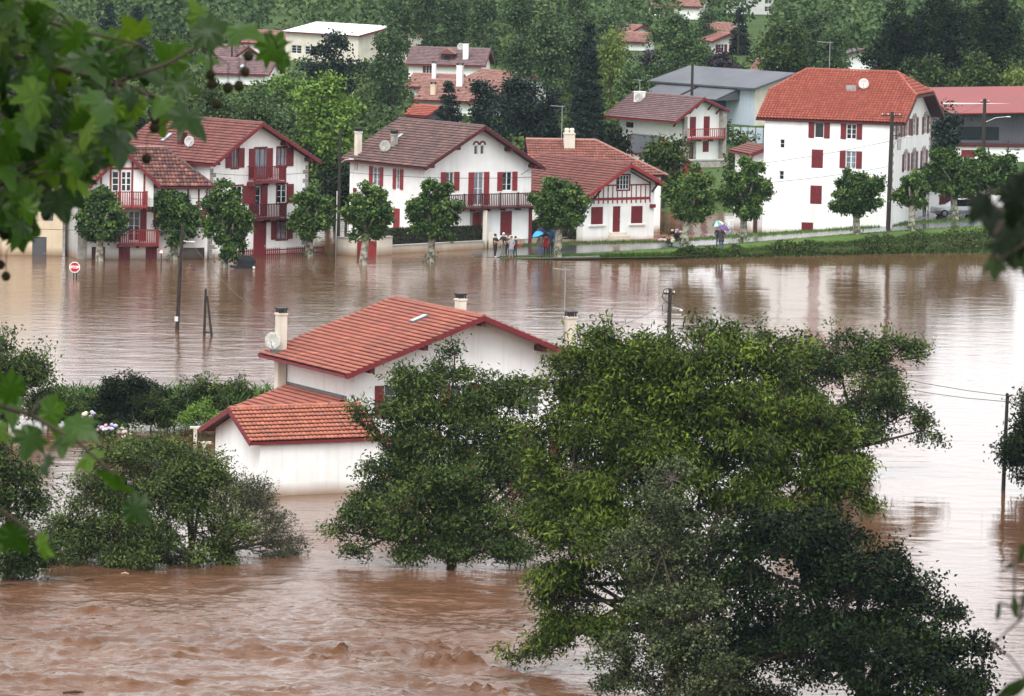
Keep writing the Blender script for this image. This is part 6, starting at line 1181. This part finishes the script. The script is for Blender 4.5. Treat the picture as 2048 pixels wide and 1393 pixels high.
def umbrella(label, loc, col, r=.5, tilt=(0, 0), col2=None):
    o = thing('umbrella', label, 'umbrella', loc); o.rotation_euler = (tilt[0], tilt[1], 0); mb = MB(); n = 16; vs = [(0, 0, .34)]
    for j, (rr, z) in enumerate(((.35, .30), (.7, .18), (1, 0))):
        for k in range(n): a = 2 * math.pi * k / n; q = 1 if k % 2 == 0 else .93; vs.append((r * rr * q * math.cos(a), r * rr * q * math.sin(a), z * r / .5 + (.03 if k % 2 and j == 2 else 0)))
    vs[0] = (0, 0, .34 * r / .5); fs = [(0, 1 + k, 1 + (k + 1) % n) for k in range(n)]; ms = [(k // 2) % 2 for k in range(n)]
    for j in range(2):
        for k in range(n): fs.append((1 + j * n + k, 1 + (j + 1) * n + k, 1 + (j + 1) * n + (k + 1) % n, 1 + j * n + (k + 1) % n)); ms.append((k // 2) % 2)
    mb.add(vs, fs); mb.m = ms if col2 else [0] * len(fs); mb.build('canopy', [cloth(col)] + ([cloth(col2)] if col2 else []), o)
    MB().tube([(0, 0, .42 * r / .5), (0, 0, -.55)], .012, 6).build('shaft', M['dark'], o); MB().tube([(0, 0, -.5), (0, 0, -.62), (.03, 0, -.68), (.07, 0, -.64)], .018, 6).build('handle', M['wood_brown'], o)
G1 = 'people watching at the edge of the flood'
person('person in black jacket standing leftmost of the group on the road', at(990, 516, .03), .9, (.018, .02, .026), (.02, .02, .024), (.5, .5, .5), 'dark', 1.76, armR=(.12, -.30, 1.18), armL=(-.14, -.30, 1.14))['group'] = G1
person('white haired person in dark top and pale grey trousers', at(1006.5, 514, .03), .3, (.02, .021, .03), (.23, .22, .21), (.5, .5, .5), 'grey', 1.78, armR=(.16, -.25, 1.1))['group'] = G1
person('person in dark clothes between the white haired and grey dressed people', at(1015, 515, .03), -.4, (.03, .025, .028), (.018, .018, .02), (.5, .5, .5), 'brown', 1.68, armR=(.12, -.32, 1.25), armL=(-.15, -.2, 1.1))['group'] = G1
person('person in long pale grey coat and red shoes', at(1022, 516.5, .03), -.2, (.28, .29, .31), (.25, .26, .28), (.55, .04, .05), 'brown', 1.60, coat=.38, armL=(-.2, -.15, 1.2))['group'] = G1
person('person in dark jacket with red bag, rightmost of the group', at(1030, 515, .03), -.9, (.03, .035, .06), (.04, .045, .06), (.4, .4, .4), 'dark', 1.55, armR=(.1, -.3, 1.2))['group'] = G1
p = at(1032, 514, .03); bgm = thing('shoulder_bag', 'small red bag at the hip of the rightmost bystander', 'bag', (p.x + .2, p.y - .12, .9)); MB().box(-.14, -.06, -.1, .14, .06, .1).build('body', cloth((.5, .02, .03)), bgm); MB().tube([(-.12, 0, .1), (-.1, .05, .5), (.1, .05, .5), (.12, 0, .1)], .012, 5).build('strap', cloth((.5, .02, .03)), bgm)
G2 = 'people under the blue umbrellas'
p1 = at(1081, 515.5, .1); person('person in brown jacket and blue trousers seen from behind under a blue umbrella', p1, math.pi + .2, (.09, .06, .04), (.055, .065, .12), (.02, .02, .03), 'dark', 1.74, armL=(-.16, -.24, 1.32))['group'] = G2
p2 = at(1091.5, 513.5, .1); person('person in long red raincoat beside the blue umbrella', p2, math.pi - .3, (.33, .014, .025), (.03, .03, .035), (.45, .45, .45), 'dark', 1.66, coat=.30)['group'] = G2
p3 = at(1101, 511, .12); person('person in teal jacket behind the red raincoat', p3, math.pi, (.03, .12, .19), (.03, .04, .06), (.1, .1, .1), 'brown', 1.70, armR=(.16, -.24, 1.32))['group'] = G2
umbrella('bright sky blue umbrella, leftmost of the cluster', p1 + Vector((-.22, .1, 1.66)), (.05, .33, .72), .46, (.15, -.35)); umbrella('dark grey umbrella above the brown jacket', p1 + Vector((.12, .8, 1.9)), (.035, .035, .06), .5, (.1, .1)); umbrella('slate blue umbrella right of the red raincoat', p3 + Vector((.12, .0, 1.58)), (.05, .16, .33), .52, (.2, .25))
p4_ = at(1442, 502, .42); person('person in long dark coat and jeans under the purple umbrella', p4_, math.pi + .1, (.045, .035, .042), (.07, .10, .18), (.02, .02, .03), 'dark', 1.76, coat=.32, armR=(.14, -.22, 1.35)); p5_ = at(1436, 497, .45); person('person in black half hidden beside the purple umbrella', p5_, math.pi - .2, (.02, .02, .024), (.016, .016, .02), (.02, .02, .02), 'dark', 1.65, armL=(-.14, -.22, 1.35))
umbrella('purple umbrella of the walkers on the path', p4_ + Vector((.12, .05, 1.62)), (.11, .06, .17), .52, (.1, .3)); umbrella('umbrella with green white and red panels behind the purple one', p5_ + Vector((-.05, .1, 1.78)), (.08, .34, .28), .48, (.2, -.25), (.62, .60, .62))
p6_ = at(1848, 437, 1.25); person('person in dark green standing under the small plane by the white building', p6_, .4, (.02, .035, .025), (.018, .018, .022), (.3, .3, .3), 'dark', 1.72)
# ------------------------------------------------------------------ plane branches hanging near the viewpoint
def leaf_mesh(name, seed, kind='near', lobes=True):
    rng = np.random.RandomState(seed)
    if lobes: out = [(0, -.42), (.16, -.40), (.30, -.36), (.26, -.20), (.50, -.16), (.36, .0), (.47, .20), (.24, .14), (.18, .26), (.0, .56), (-.18, .26), (-.24, .14), (-.47, .20), (-.36, .0), (-.50, -.16), (-.26, -.20), (-.30, -.36), (-.16, -.40)]
    else: out = [(.0, -.5), (.12, -.3), (.17, 0), (.12, .28), (0, .5), (-.12, .28), (-.17, 0), (-.12, -.3)]
    n = len(out); fine = []
    for k in range(n):                                                       # round the outline between its tips
        p0, p1, p2, p3 = (np.array(out[(k + j) % n]) for j in (-1, 0, 1, 2))
        for t in (0, .5): fine.append(.5 * (2 * p1 + (p2 - p0) * t + (2 * p0 - 5 * p1 + 4 * p2 - p3) * t * t + (3 * p1 - p0 - 3 * p2 + p3) * t ** 3))
    n = len(fine); curl = rng.uniform(.2, .8, 2); rip = rng.rand() * 6
    def zz(x, y, edge): return -curl[0] * x * x - curl[1] * max(0, y) ** 2 + .035 * math.sin(rip + 9 * math.atan2(x, y)) * edge - .02 * abs(math.sin(2.5 * math.atan2(x, y + .42))) * edge
    v = [(0, -.05, .0)]; jit = rng.uniform(.93, 1.07, (n, 2))
    for s_, e_ in ((.5, .6), (1., 1.)):
        for k in range(n): x, y = fine[k] * jit[k] * s_; v.append((x, y - .05 * (1 - s_), zz(x, y, e_)))
    f = [(0, 1 + k, 1 + (k + 1) % n) for k in range(n)]
    for k in range(n): q = (k + 1) % n; f += [(1 + k, 1 + n + k, 1 + n + q), (1 + k, 1 + n + q, 1 + q)]
    me = npmesh(name, np.array(v), np.array(f), [LG[kind]], t=np.clip(rng.uniform(.0, .8) + rng.randn(len(v)) * .04, 0, .86), smooth=True); return me
LM = [leaf_mesh('leaf', s) for s in range(10)]; LMD = [leaf_mesh('leaf', s, 'deep') for s in range(3)]; LME = [leaf_mesh('leaf', 20 + s, 'deep', False) for s in range(3)]
BALL = MB().lathe([(.001, -.016), (.010, -.013), (.016, 0), (.010, .013), (.001, .016)], 10).mesh('fruit_ball', [mat('plane_fruit', (.020, .018, .010), (.035, .03, .015), 60, .9, .1, .6, 200)], True)
def branch(name, label, root_px, Y, twigs, leafs, balls=(), meshes=LM, seed=0, size=.2, r=.010):
    rng = np.random.RandomState(seed); p0 = atY(*root_px, Y); o = thing(name, label, 'branch', p0); mb = MB()
    W = lambda q: atY(q[0], q[1], Y + (q[2] if len(q) > 2 else 0)) - p0
    for tw in twigs: P = [W(q) for q in tw]; n = len(P); mb.tube(P, [r * (1.0 - .65 * k / max(1, n - 1)) for k in range(n)], 6)
    pts = np.array([tuple(W(q)) for tw in twigs for q in tw])
    for L in leafs:
        x, y, s = L[:3]; ang = L[3] if len(L) > 3 else rng.uniform(-.9, .9); dy = L[4] if len(L) > 4 else rng.uniform(-.5, .5); c = atY(x, y, Y + dy) - p0; ss = s / FPX * (Y + dy) * .78
        # blade hangs from its stalk: tip direction ang measured from straight down, face tilted towards the light and the viewer
        R_ = Matrix.Rotation(ang, 3, 'Y') @ Matrix.Rotation(rng.uniform(-1.25, .25), 3, 'X') @ Matrix.Rotation(rng.uniform(-1.0, 1.0), 3, 'Z')
        Bm = Matrix(((1, 0, 0), (0, 0, -1), (0, -1, 0)))                                  # leaf y (tip) -> -z, leaf z -> -y
        link('leaf', meshes[rng.randint(len(meshes))], o, mtx=Matrix.Translation(c) @ (R_ @ Bm).to_4x4() @ Matrix.Diagonal((ss, ss, ss, 1)))
        tipv = (R_ @ Bm) @ Vector((0, -.42 * ss, 0)); st_ = c + tipv; h = Vector(pts[np.argmin(((pts - np.array(st_)) ** 2).sum(1))]); mb.tube([st_, st_.lerp(h, .5) + Vector((0, 0, .01)), h], [.0022, .0026, .0035], 4, cap=False)
    for x, y in balls:
        c = W((x, y)); link('fruit_ball', BALL, o, loc=c, scale=rng.uniform(.9, 1.1)); h = Vector(pts[np.argmin(((pts - np.array(c)) ** 2).sum(1))]); up = Vector((c.x, c.y, c.z + .07)); mb.tube([c, up, h], [.0016, .0016, .002], 4, cap=False)
    mb.build('twig', M['bark'], o); return o
rng = np.random.RandomState(7); dense = []
prof = [(0, 70), (60, 150), (110, 290), (160, 310), (220, 290), (280, 250), (330, 190), (380, 150), (430, 60), (470, 40)]
while len(dense) < 215:
    y = rng.uniform(-40, 470); xm = np.interp(y, [p[0] for p in prof], [p[1] for p in prof]); x = rng.uniform(-60, xm)
    dense.append((x, y, rng.uniform(70, 130)))
keyl = [(378, 240, 128, -.9, -.3), (325, 205, 110, .6, -.2), (238, 285, 150, -.35, -.5), (300, 140, 140, -1.1, .1), (340, 115, 120, 2.2, .2), (420, 60, 130, -1.9, -.1), (485, 60, 125, -1.5, -.3), (545, 100, 110, -.8, .2), (400, 25, 90, 2.6, .3), (150, 345, 150, -.5, -.4), (205, 210, 150, -.2, -.6), (120, 405, 130, -.5, -.2), (40, 470, 90, -.3, 0), (560, 120, 70, -.2, .2), (270, 60, 110, 2.4, 0), (360, 170, 100, -1.4, 0), (180, 120, 150, -.8, -.4), (30, 60, 120, .3, 0), (70, 200, 150, 0, -.5), (320, 245, 90, -.2, .2), (415, 120, 80, -.6, .3)]
branch('plane_branch', 'plane tree branch with lobed leaves and hanging seed balls, upper left foreground', (-260, 60), 17.5,
       [[(-260, 60), (-60, 90), (90, 130), (230, 165), (330, 130), (400, 92), (460, 62), (540, 70)], [(-60, 90, .3), (60, 200, .3), (140, 290, .2), (170, 340, .2)], [(-200, 90, -.2), (-40, 250), (20, 360), (50, 440)], [(230, 165), (310, 195), (360, 225)], [(-150, 20), (20, 20), (150, 60), (280, 90)]],
       dense + keyl, [(497, 112), (490, 144), (478, 172), (456, 176), (421, 150), (424, 168), (433, 208), (310, 240), (309, 256), (293, 318), (40, 404), (90, 402), (36, 428), (92, 430), (62, 456), (8, 468), (1, 530), (12, 553)], seed=3, size=.2)
branch('plane_branch', 'blurred plane tree spray hanging at the lower left', (-220, 760), 15.0,
       [[(-220, 760), (-40, 800), (60, 830), (150, 880), (230, 950)], [(-220, 800), (-60, 980), (30, 1040), (90, 1090)]],
       [(20, 810, 127, -.4), (100, 830, 119, -.2), (160, 855, 119, -1.1), (60, 880, 110, .2), (175, 920, 110, -.3), (225, 965, 110, -.9), (270, 1020, 102, -.8), (-10, 860, 127, .1), (30, 1075, 110, -.6), (85, 1095, 93, -1.0), (-10, 1090, 93, 0), (130, 880, 102, .4), (20, 780, 110, 1.3), (90, 930, 68, 0)], seed=4)
branch('plane_branch', 'dark out of focus leaf spray at the right edge', (2260, 250), 9.5,
       [[(2260, 250), (2120, 330), (2040, 400), (1990, 470)], [(2120, 330), (2060, 480), (2000, 520)]],
       [(2030, 400, 150, .3), (1985, 430, 140, .2), (2010, 480, 150, -.1), (2045, 460, 140, .2), (1990, 535, 80, .1), (1960, 410, 90, .5), (2060, 360, 130, .6), (2050, 520, 100, -.2)], meshes=LMD, seed=5, r=.006)
branch('privet_sprig', 'small dark oval leaves on thin twigs at the lower right edge', (2200, 1180), 11.0,
       [[(2200, 1180), (2090, 1190), (2040, 1240), (1985, 1290)], [(2200, 1080), (2080, 1110), (2030, 1130)], [(2240, 1330), (2100, 1360), (2000, 1385)]],
       [(1998, 1222, 62, .15), (2030, 1213, 62, -.1), (2024, 1132, 50, 1.3), (2044, 1105, 55, .2), (2046, 1205, 50, .1), (2055, 1180, 50, .3), (2030, 1378, 130, 1.2), (2060, 1350, 90, .9)], meshes=LME, seed=6, r=.004)

# ------------------------------------------------------------------ hazy air of the wet valley
hz = MB().box(-1600, -80, -3, 1600, 2600, 48).build('haze', bpy.data.materials.new('valley_haze')); tag(hz, 'thin bluish haze filling the valley air', 'haze', kind='stuff')
hm = hz.data.materials[0]; hm.use_nodes = True; hn = hm.node_tree; hn.nodes.clear()
pv = hn.nodes.new('ShaderNodeVolumePrincipled'); pv.inputs['Density'].default_value = .00005; pv.inputs['Color'].default_value = (.55, .70, .85, 1); pv.inputs['Anisotropy'].default_value = .2
oo = hn.nodes.new('ShaderNodeOutputMaterial'); hn.links.new(pv.outputs[0], oo.inputs['Volume'])
